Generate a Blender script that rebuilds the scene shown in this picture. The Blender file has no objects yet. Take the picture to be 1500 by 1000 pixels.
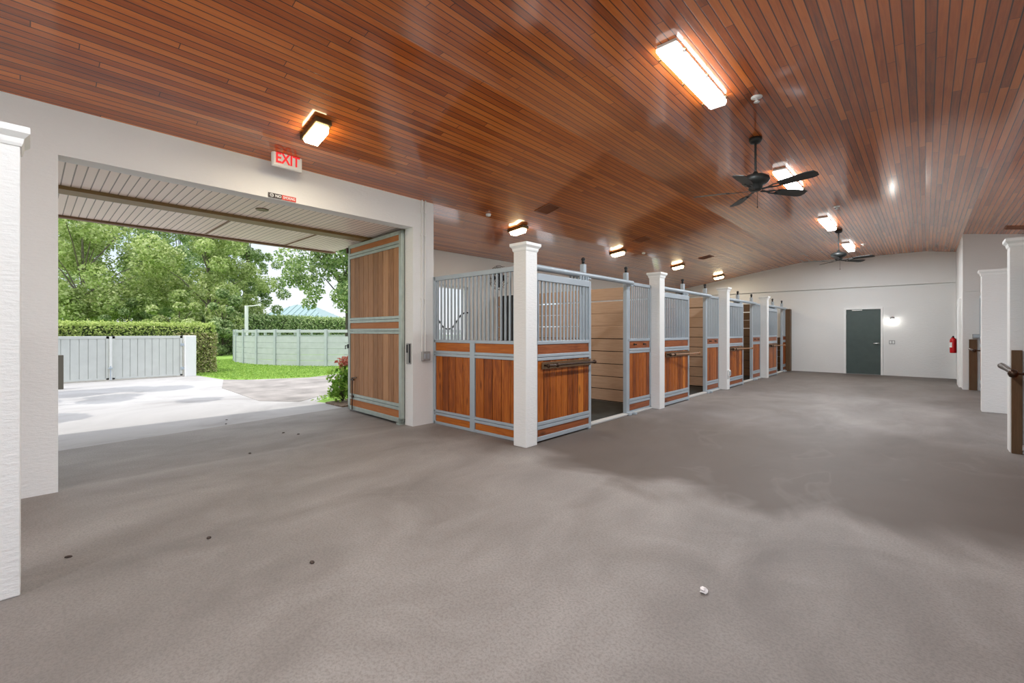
import bpy, bmesh, math, random
import numpy as np
from mathutils import Vector, Matrix
random.seed(7); rng = np.random.default_rng(11)
S = bpy.context.scene; C = S.collection
PI = math.pi

# ------------------------------------------------------------------ materials
def nmat(name):
    m = bpy.data.materials.new(name); m.use_nodes = True
    nt = m.node_tree; b = nt.nodes['Principled BSDF']
    return m, nt, b
def N(nt, t, **kw):
    n = nt.nodes.new(t)
    for k, v in kw.items():
        if k.startswith('i_'):
            n.inputs[k[2:].replace('_', ' ')].default_value = v
        else: setattr(n, k, v)
    return n
def L(nt, a, b): nt.links.new(a, b)
def math_n(nt, op, a, b=None):
    n = nt.nodes.new('ShaderNodeMath'); n.operation = op
    for i, v in enumerate((a, b)):
        if v is None: continue
        if isinstance(v, (int, float)): n.inputs[i].default_value = v
        else: L(nt, v, n.inputs[i])
    return n.outputs[0]
def ramp(nt, fac, stops):
    r = nt.nodes.new('ShaderNodeValToRGB'); e = r.color_ramp.elements
    while len(e) < len(stops): e.new(0.5)
    for k, (p, c) in zip(e, stops): k.position = p; k.color = (*c, 1)
    L(nt, fac, r.inputs[0]); return r.outputs[0]
def objco(nt, scale=(1, 1, 1), rot=(0, 0, 0)):
    tc = nt.nodes.new('ShaderNodeTexCoord'); mp = nt.nodes.new('ShaderNodeMapping')
    mp.inputs['Scale'].default_value = scale; mp.inputs['Rotation'].default_value = rot
    L(nt, tc.outputs['Object'], mp.inputs[0]); return mp.outputs[0]
def noise(nt, co, scale, detail=4, rough=.55, dist=0):
    n = nt.nodes.new('ShaderNodeTexNoise'); L(nt, co, n.inputs['Vector'])
    n.inputs['Scale'].default_value = scale; n.inputs['Detail'].default_value = detail
    n.inputs['Roughness'].default_value = rough; n.inputs['Distortion'].default_value = dist
    return n.outputs['Fac']
def bump(nt, h, b, strength=.3, dist=.01):
    n = nt.nodes.new('ShaderNodeBump'); n.inputs['Strength'].default_value = strength
    n.inputs['Distance'].default_value = dist
    L(nt, h, n.inputs['Height']); L(nt, n.outputs[0], b.inputs['Normal']); return n
def mixc(nt, fac, a, b, mode='MIX'):
    n = nt.nodes.new('ShaderNodeMix'); n.data_type = 'RGBA'; n.blend_type = mode
    for s, v in ((n.inputs[0], fac), (n.inputs[6], a), (n.inputs[7], b)):
        if isinstance(v, (int, float)): s.default_value = v
        elif isinstance(v, tuple): s.default_value = (*v, 1)
        else: L(nt, v, s)
    return n.outputs[2]

def plain(name, col, rough=.5, metal=0, var=.06, vscale=6, bmp=0):
    m, nt, b = nmat(name)
    co = objco(nt); f = noise(nt, co, vscale)
    lo = tuple(c * (1 - var) for c in col); hi = tuple(min(1, c * (1 + var)) for c in col)
    L(nt, ramp(nt, f, [(.3, lo), (.7, hi)]), b.inputs['Base Color'])
    b.inputs['Roughness'].default_value = rough; b.inputs['Metallic'].default_value = metal
    if bmp: bump(nt, noise(nt, co, vscale * 8), b, bmp, .004)
    return m
def emit(name, col, strength, base=(.9, .9, .9)):
    m, nt, b = nmat(name)
    b.inputs['Base Color'].default_value = (*base, 1)
    b.inputs['Emission Color'].default_value = (*col, 1); b.inputs['Emission Strength'].default_value = strength
    return m
def stucco(name, col):
    m, nt, b = nmat(name)
    co = objco(nt, (1, 1, 3.2)); f = noise(nt, objco(nt), .8, 3)
    L(nt, ramp(nt, f, [(.3, tuple(c * .955 for c in col)), (.7, col)]), b.inputs['Base Color'])
    b.inputs['Roughness'].default_value = .75
    bump(nt, noise(nt, co, 16, 5, .65), b, .45, .012)
    return m
def wood(name, stops, axis='Z', gscale=1.0, rough=.38, knots=True):
    """stained boards, each board of a panel is an island with its own tone"""
    m, nt, b = nmat(name)
    g = nt.nodes.new('ShaderNodeNewGeometry'); rnd = g.outputs['Random Per Island']
    s = {'Z': (14, 14, 1.1), 'Y': (14, 1.1, 14), 'X': (1.1, 14, 14)}[axis]
    tc = nt.nodes.new('ShaderNodeTexCoord'); mp = nt.nodes.new('ShaderNodeMapping'); mp.inputs['Scale'].default_value = s
    L(nt, tc.outputs['Object'], mp.inputs[0])
    cmb = nt.nodes.new('ShaderNodeCombineXYZ')
    for i in range(3): L(nt, math_n(nt, 'MULTIPLY', rnd, 37.0 + 11 * i), cmb.inputs[i])
    add = nt.nodes.new('ShaderNodeVectorMath'); L(nt, mp.outputs[0], add.inputs[0]); L(nt, cmb.outputs[0], add.inputs[1])
    f = noise(nt, add.outputs[0], 2.2 * gscale, 5, .6, 1.2)
    v = math_n(nt, 'ADD', math_n(nt, 'MULTIPLY', rnd, .5), math_n(nt, 'SUBTRACT', math_n(nt, 'MULTIPLY', f, .95), .22))
    col = ramp(nt, v, stops)
    if knots:
        kn = nt.nodes.new('ShaderNodeTexVoronoi'); kn.inputs['Scale'].default_value = 1.0
        mp2 = nt.nodes.new('ShaderNodeMapping'); mp2.inputs['Scale'].default_value = tuple(6.5 if q > 2 else 2.3 for q in s)
        L(nt, tc.outputs['Object'], mp2.inputs[0])
        ad2 = nt.nodes.new('ShaderNodeVectorMath'); L(nt, mp2.outputs[0], ad2.inputs[0]); L(nt, cmb.outputs[0], ad2.inputs[1])
        L(nt, ad2.outputs[0], kn.inputs['Vector'])
        k = ramp(nt, kn.outputs['Distance'], [(.05, (1, 1, 1)), (.2, (0, 0, 0))])
        col = mixc(nt, math_n(nt, 'MULTIPLY', k, .65), col, tuple(c * .3 for c in stops[0][1]))
    L(nt, col, b.inputs['Base Color']); b.inputs['Roughness'].default_value = rough; b.inputs['Specular IOR Level'].default_value = .25
    bump(nt, f, b, .12, .004)
    return m

M = {}
M['stucco'] = stucco('white_stucco', (.80, .795, .775))
M['white_paint'] = plain('white_painted_wood', (.84, .84, .82), .5, 0, .03, 5, .08)
M['steel'] = plain('galvanised_steel', (.42, .475, .52), .42, .3, .03, 5)
M['steel_green'] = plain('galvanised_green_steel', (.42, .47, .42), .4, .4, .09, 9)
M['pine'] = wood('stained_pine_upright', [(.15, (.10, .020, .005)), (.5, (.36, .092, .012)), (.85, (.60, .20, .03))], 'Z')
M['pine_y'] = wood('stained_pine_lengthwise', [(.2, (.11, .03, .012)), (.5, (.25, .072, .024)), (.85, (.38, .12, .04))], 'Y')
M['pine_x'] = wood('stained_pine_crosswise', [(.2, (.16, .04, .008)), (.5, (.40, .11, .016)), (.85, (.58, .19, .03))], 'X')
M['cedar'] = wood('weathered_cedar_upright', [(.2, (.26, .125, .055)), (.5, (.40, .20, .095)), (.85, (.52, .28, .14))], 'Z', 1, .55, False)
M['cedar_x'] = wood('cedar_crosswise', [(.2, (.30, .105, .03)), (.5, (.42, .15, .045)), (.85, (.5, .2, .07))], 'X', 1, .5, False)
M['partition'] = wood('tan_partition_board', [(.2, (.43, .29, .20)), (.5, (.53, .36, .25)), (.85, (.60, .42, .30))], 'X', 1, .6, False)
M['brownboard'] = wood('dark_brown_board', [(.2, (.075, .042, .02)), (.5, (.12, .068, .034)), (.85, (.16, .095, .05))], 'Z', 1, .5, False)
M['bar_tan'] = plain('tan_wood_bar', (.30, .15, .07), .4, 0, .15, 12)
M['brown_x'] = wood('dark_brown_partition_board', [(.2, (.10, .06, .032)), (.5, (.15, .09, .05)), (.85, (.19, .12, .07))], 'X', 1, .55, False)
M['black'] = plain('black_metal', (.02, .02, .022), .4, .4, .2, 12)
M['fan'] = plain('fan_charcoal', (.025, .027, .026), .45, .1, .25, 12)
M['bronze'] = plain('bronze_metal', (.055, .03, .018), .3, .7, .2, 12)
M['brass'] = plain('aged_brass_housing', (.16, .11, .05), .4, .6, .15, 12)
M['chrome'] = plain('chrome', (.7, .7, .7), .2, 1, .03, 9)
M['plastic_white'] = plain('white_plastic', (.82, .82, .80), .35, 0, .02, 5)
M['plastic_grey'] = plain('grey_plastic', (.32, .32, .31), .45, 0, .06, 9)
M['green_door'] = plain('dark_green_door_paint', (.062, .088, .082), .42, 0, .10, 5, .06)
M['red'] = plain('red_enamel', (.55, .008, .012), .25, 0, .05, 5)
M['rubber'] = plain('black_rubber_mat', (.028, .032, .028), .7, 0, .4, 5, .3)
M['gate'] = plain('grey_green_gate_paint', (.55, .565, .525), .5, 0, .05, 4)
M['pen'] = plain('pale_green_pen_boards', (.42, .45, .425), .6, 0, .07, 4)
M['penpost'] = plain('pen_post_paint', (.39, .43, .415), .6, 0, .06, 4)
M['fascia'] = plain('brown_fascia', (.20, .11, .055), .5, 0, .12, 6)
M['soffit_beam'] = plain('olive_brown_beam', (.24, .15, .05), .5, 0, .12, 6)
M['mulch'] = plain('brown_mulch', (.19, .13, .09), .9, 0, .5, 22, .8)
M['bark'] = plain('tree_bark', (.10, .08, .06), .9, 0, .35, 8, .6)
M['bark_grey'] = plain('grey_tree_bark', (.20, .17, .14), .9, 0, .3, 8, .6)
M['teal_roof'] = plain('teal_metal_roof', (.19, .28, .27), .4, .1, .05, 3)
M['cream'] = plain('cream_wall_paint', (.7, .68, .6), .7)
M['paper'] = plain('crumpled_paper', (.8, .76, .74), .8, 0, .1, 30)
M['crumb'] = plain('dry_leaf_brown', (.06, .04, .03), .8, 0, .4, 30)
M['exit_red'] = emit('exit_letters_glow', (1, .02, .03), .35, (.7, .02, .03))
M['tube_glow'] = emit('fluorescent_diffuser_glow', (1, .985, .95), 15)
M['cap_glow'] = emit('fluorescent_end_cap_glow', (1, .985, .95), 1.1)
M['amber_glow'] = emit('amber_glass_glow', (1, .80, .46), 16)
M['jar_glow'] = emit('jar_lamp_glow', (1, .97, .9), 24)
M['noir'] = plain('black_sign_face', (.03, .02, .02), .5)
M['sign_red'] = plain('sign_red_face', (.62, .06, .035), .5)
M['sign_white'] = plain('sign_white_lettering', (.85, .85, .85), .5)
M['glass_dark'] = plain('dark_window_glass', (.03, .04, .04), .1)

M['groove_shade'] = plain('painted_groove_shade', (.03, .014, .008), .8)  # dark brown standing in for shade inside board grooves
M['pine_b'] = [M['pine'], M['groove_shade']]; M['cedar_b'] = [M['cedar'], M['groove_shade']]

def ceiling_mat():
    m, nt, b = nmat('varnished_beadboard')
    tc = nt.nodes.new('ShaderNodeTexCoord'); sp = nt.nodes.new('ShaderNodeSeparateXYZ'); L(nt, tc.outputs['Object'], sp.inputs[0])
    u = math_n(nt, 'DIVIDE', sp.outputs['X'], .0668); idx = math_n(nt, 'FLOOR', u); fr = math_n(nt, 'FRACT', u)
    wn = nt.nodes.new('ShaderNodeTexWhiteNoise'); wn.noise_dimensions = '1D'; L(nt, idx, wn.inputs['W'])
    yy = math_n(nt, 'ADD', math_n(nt, 'DIVIDE', sp.outputs['Y'], 2.9), math_n(nt, 'MULTIPLY', wn.outputs['Value'], 7.3))
    idy = math_n(nt, 'FLOOR', yy); fry = math_n(nt, 'FRACT', yy)
    w2 = nt.nodes.new('ShaderNodeTexWhiteNoise'); w2.noise_dimensions = '2D'
    cb = nt.nodes.new('ShaderNodeCombineXYZ'); L(nt, idx, cb.inputs[0]); L(nt, idy, cb.inputs[1]); L(nt, cb.outputs[0], w2.inputs['Vector'])
    # grain, offset per board
    cg = nt.nodes.new('ShaderNodeCombineXYZ')
    L(nt, math_n(nt, 'ADD', math_n(nt, 'MULTIPLY', sp.outputs['X'], 22), math_n(nt, 'MULTIPLY', w2.outputs['Value'], 91)), cg.inputs[0])
    L(nt, math_n(nt, 'MULTIPLY', sp.outputs['Y'], 1.3), cg.inputs[1])
    gr = noise(nt, cg.outputs[0], 1.7, 5, .6, .8)
    cl = noise(nt, objco(nt, (1.0, .45, 1)), .9, 3)
    v = math_n(nt, 'ADD', math_n(nt, 'ADD', math_n(nt, 'MULTIPLY', w2.outputs['Value'], .34), math_n(nt, 'MULTIPLY', gr, .36)), math_n(nt, 'MULTIPLY', cl, .34))
    col = ramp(nt, v, [(.22, (.20, .040, .006)), (.42, (.50, .112, .015)), (.62, (.72, .190, .028)), (.85, (.86, .28, .052))])
    # dark mineral streaks on some boards
    st = noise(nt, objco(nt, (9, .55, 1)), 1.0, 3, .6, .4)
    col = mixc(nt, math_n(nt, 'MULTIPLY', ramp(nt, st, [(.66, (0, 0, 0)), (.76, (1, 1, 1))]), .55), col, (.05, .03, .028))
    edge = math_n(nt, 'ABSOLUTE', math_n(nt, 'SUBTRACT', fr, .5))
    groove = math_n(nt, 'GREATER_THAN', edge, .432)
    endj = math_n(nt, 'LESS_THAN', fry, .0022)
    gm = math_n(nt, 'MAXIMUM', groove, endj)
    col = mixc(nt, math_n(nt, 'MULTIPLY', gm, .86), col, (.022, .009, .005))
    L(nt, col, b.inputs['Base Color'])
    h = math_n(nt, 'SUBTRACT', math_n(nt, 'MULTIPLY', gr, .06), math_n(nt, 'MULTIPLY', ramp(nt, edge, [(.42, (0, 0, 0)), (.47, (1, 1, 1))]), 1.0))
    bump(nt, h, b, .25, .006)
    b.inputs['Roughness'].default_value = .4; b.inputs['Specular IOR Level'].default_value = .2
    b.inputs['Coat Weight'].default_value = 1.0; b.inputs['Coat Roughness'].default_value = .12; b.inputs['Coat IOR'].default_value = 1.8
    return m
M['ceiling'] = ceiling_mat()

def soffit_mat():
    m, nt, b = nmat('tan_beadboard_soffit')
    tc = nt.nodes.new('ShaderNodeTexCoord'); sp = nt.nodes.new('ShaderNodeSeparateXYZ'); L(nt, tc.outputs['Object'], sp.inputs[0])
    u = math_n(nt, 'DIVIDE', sp.outputs['Y'], .078); fr = math_n(nt, 'FRACT', u); idx = math_n(nt, 'FLOOR', u)
    wn = nt.nodes.new('ShaderNodeTexWhiteNoise'); wn.noise_dimensions = '1D'; L(nt, idx, wn.inputs['W'])
    col = ramp(nt, wn.outputs['Value'], [(0, (.86, .71, .62)), (1, (.92, .78, .69))])
    edge = math_n(nt, 'ABSOLUTE', math_n(nt, 'SUBTRACT', fr, .5))
    col = mixc(nt, math_n(nt, 'MULTIPLY', math_n(nt, 'GREATER_THAN', edge, .435), .8), col, (.10, .055, .035))
    L(nt, col, b.inputs['Base Color']); b.inputs['Roughness'].default_value = .4
    bump(nt, math_n(nt, 'MULTIPLY', ramp(nt, edge, [(.42, (0, 0, 0)), (.48, (1, 1, 1))]), -1), b, .4, .006)
    return m
M['soffit'] = soffit_mat()

def floor_mat():
    m, nt, b = nmat('brown_grey_textured_floor')
    co = objco(nt)
    big = noise(nt, objco(nt, (1, .55, 1), (0, 0, .25)), .55, 5, .55, .9)
    mid = noise(nt, objco(nt, (1, .6, 1), (0, 0, .5)), 1.5, 6, .6, 1.1)
    v = math_n(nt, 'ADD', math_n(nt, 'MULTIPLY', big, .6), math_n(nt, 'MULTIPLY', mid, .4))
    # aisle by the stalls stained darker, wandering edge; pale midway is painted bay daylight
    sp = nt.nodes.new('ShaderNodeSeparateXYZ'); tc = nt.nodes.new('ShaderNodeTexCoord'); L(nt, tc.outputs['Object'], sp.inputs[0])
    wob = math_n(nt, 'MULTIPLY', math_n(nt, 'SUBTRACT', noise(nt, co, .75, 4, .5, .6), .5), 2.6)
    yv = math_n(nt, 'ADD', math_n(nt, 'ADD', sp.outputs['Y'], wob), math_n(nt, 'MULTIPLY', sp.outputs['X'], -.12))
    dark = math_n(nt, 'MULTIPLY', ramp(nt, math_n(nt, 'DIVIDE', yv, 20), [(.195, (0, 0, 0)), (.225, (1, 1, 1)), (.33, (.8, .8, .8)), (.43, (.1, .1, .1)), (.56, (.05, .05, .05)), (.63, (.45, .45, .45)), (.8, (.55, .55, .55)), (.93, (.9, .9, .9))]), .95)
    xm = ramp(nt, math_n(nt, 'ADD', math_n(nt, 'DIVIDE', sp.outputs['X'], 10), .5), [(.06, (0, 0, 0)), (.14, (1, 1, 1))])
    dark = math_n(nt, 'MULTIPLY', dark, xm)
    col = ramp(nt, v, [(.32, (.148, .129, .116)), (.48, (.228, .203, .184)), (.65, (.325, .296, .272))])
    rim = ramp(nt, math_n(nt, 'DIVIDE', yv, 20), [(.178, (0, 0, 0)), (.197, (1, 1, 1)), (.215, (0, 0, 0))])
    col = mixc(nt, math_n(nt, 'MULTIPLY', dark, .9), col, (.085, .062, .046))
    col = mixc(nt, math_n(nt, 'MULTIPLY', math_n(nt, 'MULTIPLY', rim, xm), .18), col, (.42, .38, .34))
    # pale dried puddle rings
    ring = noise(nt, objco(nt, (1, .7, 1)), .9, 3, .5, 1.6)
    rr = ramp(nt, ring, [(.60, (0, 0, 0)), (.635, (1, 1, 1)), (.67, (0, 0, 0))])
    col = mixc(nt, math_n(nt, 'MULTIPLY', rr, .09), col, (.40, .37, .34))
    sp2 = noise(nt, co, 70, 3, .75)
    col = mixc(nt, math_n(nt, 'MULTIPLY', ramp(nt, sp2, [(.38, (1, 1, 1)), (.56, (0, 0, 0))]), .38), col, (.10, .085, .076))
    sx = ramp(nt, math_n(nt, 'ADD', math_n(nt, 'DIVIDE', math_n(nt, 'ADD', sp.outputs['X'], math_n(nt, 'MULTIPLY', noise(nt, co, 2.5, 3), .12)), 10), 1), [(.436, (0, 0, 0)), (.444, (1, 1, 1)), (.452, (.55, .55, .55)), (.475, (0, 0, 0))])
    col = mixc(nt, math_n(nt, 'MULTIPLY', sx, .16), col, (.55, .52, .49))
    L(nt, col, b.inputs['Base Color']); b.inputs['Roughness'].default_value = .62
    bump(nt, noise(nt, co, 150, 3, .7), b, .35, .005)
    return m
M['floor'] = floor_mat()
def drive_mat():
    m, nt, b = nmat('driveway_concrete')
    f = noise(nt, objco(nt, (1, 1, 1)), .5, 6, .62, .8)
    col = ramp(nt, f, [(.3, (.26, .245, .23)), (.5, (.375, .36, .348)), (.7, (.43, .415, .40))])
    L(nt, col, b.inputs['Base Color']); b.inputs['Roughness'].default_value = .85
    bump(nt, noise(nt, objco(nt), 40, 4), b, .3, .006)
    return m
M['drive'] = drive_mat()
M['dirt'] = plain('pale_gravel_path', (.27, .245, .225), .9, 0, .32, 1.5, .5)
def lawn_mat():
    m, nt, b = nmat('lawn_turf')
    f = noise(nt, objco(nt), 1.4, 7, .7)
    L(nt, ramp(nt, f, [(.3, (.13, .25, .035)), (.55, (.24, .40, .06)), (.75, (.34, .48, .10))]), b.inputs['Base Color'])
    b.inputs['Roughness'].default_value = .9
    bump(nt, noise(nt, objco(nt), 60, 4), b, .8, .03)
    return m
M['lawn'] = lawn_mat()
def leaf_mat(name, stops, trans=.42):
    m, nt, b = nmat(name)
    g = nt.nodes.new('ShaderNodeNewGeometry')
    col = ramp(nt, g.outputs['Random Per Island'], stops)
    L(nt, col, b.inputs['Base Color']); b.inputs['Roughness'].default_value = .55
    b.inputs['Specular IOR Level'].default_value = .3
    t = nt.nodes.new('ShaderNodeBsdfTranslucent'); L(nt, col, t.inputs['Color'])
    mx = nt.nodes.new('ShaderNodeMixShader'); mx.inputs[0].default_value = trans
    out = nt.nodes['Material Output']
    L(nt, b.outputs[0], mx.inputs[1]); L(nt, t.outputs[0], mx.inputs[2]); L(nt, mx.outputs[0], out.inputs['Surface'])
    return m
M['leaf_light'] = leaf_mat('light_tree_leaves', [(0, (.20, .29, .07)), (.5, (.46, .55, .20)), (1, (.72, .76, .42))])
M['leaf_mid'] = leaf_mat('mid_tree_leaves', [(0, (.11, .20, .07)), (.5, (.32, .43, .16)), (1, (.60, .68, .36))])
M['leaf_dark'] = leaf_mat('dark_shrub_leaves', [(0, (.035, .09, .03)), (.6, (.08, .17, .05)), (1, (.17, .28, .09))])
M['leaf_hedge'] = leaf_mat('clipped_hedge_leaves', [(0, (.24, .34, .07)), (.5, (.45, .56, .15)), (1, (.64, .69, .26))])
M['leaf_dry'] = leaf_mat('bare_hedge_twigs', [(0, (.27, .21, .11)), (.5, (.46, .42, .22)), (1, (.55, .56, .25))], .2)
M['leaf_bush'] = leaf_mat('bush_leaves', [(0, (.10, .22, .03)), (.5, (.22, .40, .05)), (1, (.40, .56, .12))])
M['leaf_red'] = leaf_mat('red_new_leaves', [(0, (.45, .12, .08)), (1, (.75, .32, .22))])
M['blade'] = leaf_mat('grass_blades', [(0, (.16, .30, .04)), (1, (.40, .54, .12))])
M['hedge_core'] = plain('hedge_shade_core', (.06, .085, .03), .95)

# ------------------------------------------------------------------ mesh helpers
class MB:
    def __init__(s): s.v = []; s.f = []; s.sm = []
    def add(s, vs, fs, smooth=False):
        o = len(s.v); s.v += [tuple(v) for v in vs]
        for f in fs: s.f.append(tuple(i + o for i in f)); s.sm.append(smooth)
        return s
    def box(s, x0, x1, y0, y1, z0, z1, c=0.0):
        if x0 > x1: x0, x1 = x1, x0
        if y0 > y1: y0, y1 = y1, y0
        if c <= 0:
            vs = [(x, y, z) for z in (z0, z1) for y in (y0, y1) for x in (x0, x1)]
            return s.add(vs, [(0, 2, 3, 1), (4, 5, 7, 6), (0, 1, 5, 4), (2, 6, 7, 3), (0, 4, 6, 2), (1, 3, 7, 5)])
        bm = bmesh.new(); bmesh.ops.create_cube(bm, size=1)
        for v in bm.verts: v.co = ((x0 + x1) / 2 + v.co.x * (x1 - x0), (y0 + y1) / 2 + v.co.y * (y1 - y0), (z0 + z1) / 2 + v.co.z * (z1 - z0))
        bmesh.ops.bevel(bm, geom=bm.edges[:], offset=c, segments=2, profile=.5, affect='EDGES')
        bm.verts.index_update()
        s.add([v.co[:] for v in bm.verts], [[v.index for v in f.verts] for f in bm.faces]); bm.free(); return s
    def tube(s, pts, r, n=10, cap=True):
        pts = [Vector(p) for p in pts]; rs = r if isinstance(r, (list, tuple)) else [r] * len(pts)
        rings = []; up = None
        for i, p in enumerate(pts):
            t = (pts[min(i + 1, len(pts) - 1)] - pts[max(i - 1, 0)]).normalized()
            if up is None:
                a = Vector((0, 0, 1)) if abs(t.z) < .9 else Vector((1, 0, 0)); up = (a - t * a.dot(t)).normalized()
            else: up = (up - t * up.dot(t)).normalized()
            w = t.cross(up)
            rings.append([p + (up * math.cos(2 * PI * k / n) + w * math.sin(2 * PI * k / n)) * rs[i] for k in range(n)])
        vs = [q for R in rings for q in R]; fs = []
        for i in range(len(rings) - 1):
            for k in range(n): fs.append((i * n + k, i * n + (k + 1) % n, (i + 1) * n + (k + 1) % n, (i + 1) * n + k))
        s.add(vs, fs, True)
        if cap: s.add(rings[0], [tuple(reversed(range(n)))]); s.add(rings[-1], [tuple(range(n))])
        return s
    def lathe(s, prof, c=(0, 0, 0), n=20, ax='Z'):
        vs = []
        for r, h in prof:
            for k in range(n):
                a = 2 * PI * k / n; p = (r * math.cos(a), r * math.sin(a), h)
                if ax == 'X': p = (p[2], p[0], p[1])
                if ax == 'Y': p = (p[0], p[2], p[1])
                vs.append((p[0] + c[0], p[1] + c[1], p[2] + c[2]))
        fs = [(i * n + k, i * n + (k + 1) % n, (i + 1) * n + (k + 1) % n, (i + 1) * n + k) for i in range(len(prof) - 1) for k in range(n)]
        m = len(prof) - 1
        return s.add(vs, fs + [tuple(reversed(range(n))), tuple(m * n + k for k in range(n))], True)
    def prism(s, poly, d0, d1, ax='Z'):
        n = len(poly)
        def P(a, b, d): return {'Z': (a, b, d), 'Y': (a, d, b), 'X': (d, a, b)}[ax]
        vs = [P(a, b, d0) for a, b in poly] + [P(a, b, d1) for a, b in poly]
        return s.add(vs, [tuple(reversed(range(n))), tuple(range(n, 2 * n))] + [(i, (i + 1) % n, n + (i + 1) % n, n + i) for i in range(n)])
    def build(s, name, mat, parent=None, off=(0, 0, 0), bevel=0):
        me = bpy.data.meshes.new(name)
        ox, oy, oz = off
        me.from_pydata([(x - ox, y - oy, z - oz) for x, y, z in s.v], [], s.f)
        me.polygons.foreach_set('use_smooth', s.sm); me.update()
        bm = bmesh.new(); bm.from_mesh(me); bmesh.ops.recalc_face_normals(bm, faces=bm.faces); bm.to_mesh(me); bm.free()
        for q in (mat if isinstance(mat, list) else [mat]): me.materials.append(q)
        for k in getattr(s, 'dark', []): me.polygons[k].material_index = 1
        o = bpy.data.objects.new(name, me); C.objects.link(o)
        if parent: o.parent = parent
        else: o.location = off
        if bevel:
            b = o.modifiers.new('edge', 'BEVEL'); b.width = bevel; b.segments = 2; b.limit_method = 'ANGLE'
        return o
def tag(o, label=None, cat=None, group=None, kind=None):
    for k, v in (('label', label), ('category', cat), ('group', group), ('kind', kind)):
        if v: o[k] = v
    return o
def thing(name, loc, label, cat, group=None, rz=0):
    o = bpy.data.objects.new(name, None); C.objects.link(o); o.location = loc; o.rotation_euler = (0, 0, rz)
    o.empty_display_size = .2
    return tag(o, label, cat, group)
def dup(root, loc, label=None, rz=None):
    r = root.copy(); C.objects.link(r); r.location = loc
    if rz is not None: r.rotation_euler = (0, 0, rz)
    if label: r['label'] = label
    for ch in list(root.children):
        c = ch.copy(); C.objects.link(c); c.parent = r
        for g in ch.children:
            d = g.copy(); C.objects.link(d); d.parent = c
    return r
def struct(name, mb, mat, bevel=0):
    return tag(mb.build(name, mat, bevel=bevel), kind='structure')
def text(name, body, size, mat, parent, loc, rot, ext=.002, sx=1.0, bold=.0):
    cu = bpy.data.curves.new(name, 'FONT'); cu.body = body; cu.size = size; cu.extrude = ext
    cu.align_x = 'CENTER'; cu.align_y = 'CENTER'; cu.offset = bold; cu.materials.append(mat)
    tmp = bpy.data.objects.new(name, cu); C.objects.link(tmp); dg = bpy.context.evaluated_depsgraph_get()
    me = bpy.data.meshes.new_from_object(tmp.evaluated_get(dg)); bpy.data.objects.remove(tmp); bpy.data.curves.remove(cu)
    o = bpy.data.objects.new(name, me); C.objects.link(o); o.parent = parent; o.location = loc; o.rotation_euler = rot; o.scale = (sx, 1, 1)
    return o

# ------------------------------------------------------------------ the building
def sm(t): t = max(0, min(1, t)); return t * t * (3 - 2 * t)
def zc(x, y):
    """ceiling height"""
    if x > 0: return 3.88 - .154 * x
    if x > -3.23: return 3.88
    far = 3.88 + .157 * (x + 3.23)
    near = 3.88 + (.2158 * (x + 3.23) if x > -5.57 else .2158 * -2.34 + .094 * (x + 5.57))
    w = sm((y - 4.3) / 12)
    return near * (1 - w) + far * w
YF = 18.75; YB = -5.0; XR = 5.0; XBK = -7.75
mb = MB()
xs = [-7.95, -7.3, -6.6, -6.0, -5.57, -5.0, -4.4, -3.8, -3.23, -1.6, 0, 1.5, 2.62, XR + .2]; ys = [YB - .2] + list(np.linspace(-4, 20, 25)[0:]) 
ys = [y for y in ys if y < YF] + [YF + .2]
vs = []; nx = len(xs)
for t in (0, .06):
    for y in ys:
        for x in xs: vs.append((x, y, zc(x, y) + t))
fs = []; n0 = nx * len(ys)
for j in range(len(ys) - 1):
    for i in range(nx - 1):
        a = j * nx + i; q = (a, a + 1, a + nx + 1, a + nx)
        # the part beyond the left wall, over the open yard, stays out
        if xs[i + 1] <= -5.57 + 1e-6 and ys[j + 1] < 4.3 and True: continue
        if xs[i] > 2.5 and ys[j] > 7.9 and ys[j + 1] < 11.5: continue  # cut away over the right bay to let skylight in
        fs.append(q); fs.append(tuple(k + n0 for k in reversed(q)))
mb.add(vs, fs)
struct('ceiling', mb, M['ceiling'])

struct('floor', MB().prism([(-5.57, YB), (XR, YB), (XR, YF + .15), (-7.75, YF + .15), (-7.75, 4.24), (-7.96, 4.24), (-7.47, .05), (-7.35, YB)], -.25, 0), M['floor'])

w = MB()
w.box(-5.77, -5.57, YB, .175, 0, 3.9); w.box(-5.77, -5.57, .175, 3.86, 2.95, 3.9); w.box(-5.77, -5.57, 3.86, 4.24, 0, 3.45)
struct('wall_left', w, M['stucco'])
# outer wall of the stall block: return wall and long back wall with window openings
w = MB()
WIN = [(5.92, 6.90), (9.62, 10.60), (13.32, 14.30), (17.0, 17.98)]
w.box(-7.95, -5.77, 4.10, 4.24, 0, 3.6)
yy = 4.1
for a, b in WIN:
    w.box(-7.95, XBK, yy, a, 0, 3.6); w.box(-7.95, XBK, a, b, 0, 1.12); w.box(-7.95, XBK, a, b, 2.43, 3.6); yy = b
w.box(-7.95, XBK, yy, YF + .2, 0, 3.6)
struct('wall_stalls', w, M['stucco'])
w = MB(); w.box(-7.95, XR + .2, YF - .03, YF + .2, 2.885, 4.1); w.box(-7.95, -2.03, YF + .03, YF + .2, 0, 2.885); w.box(-1.02, XR + .2, YF + .03, YF + .2, 0, 2.885); w.box(-2.03, -1.02, YF + .03, YF + .2, 2.2, 2.885)
struct('wall_far', w, M['stucco'])
struct('wall_front', MB().box(-5.77, -5.0, YB - .2, YB, 0, 4.1).box(4.4, XR + .2, YB - .2, YB, 0, 4.1).box(-5.0, 4.4, YB - .2, YB, 3.2, 4.1), M['stucco'])  # unseen end wall, its wide opening shaped to let daylight in
w = MB()
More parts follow.
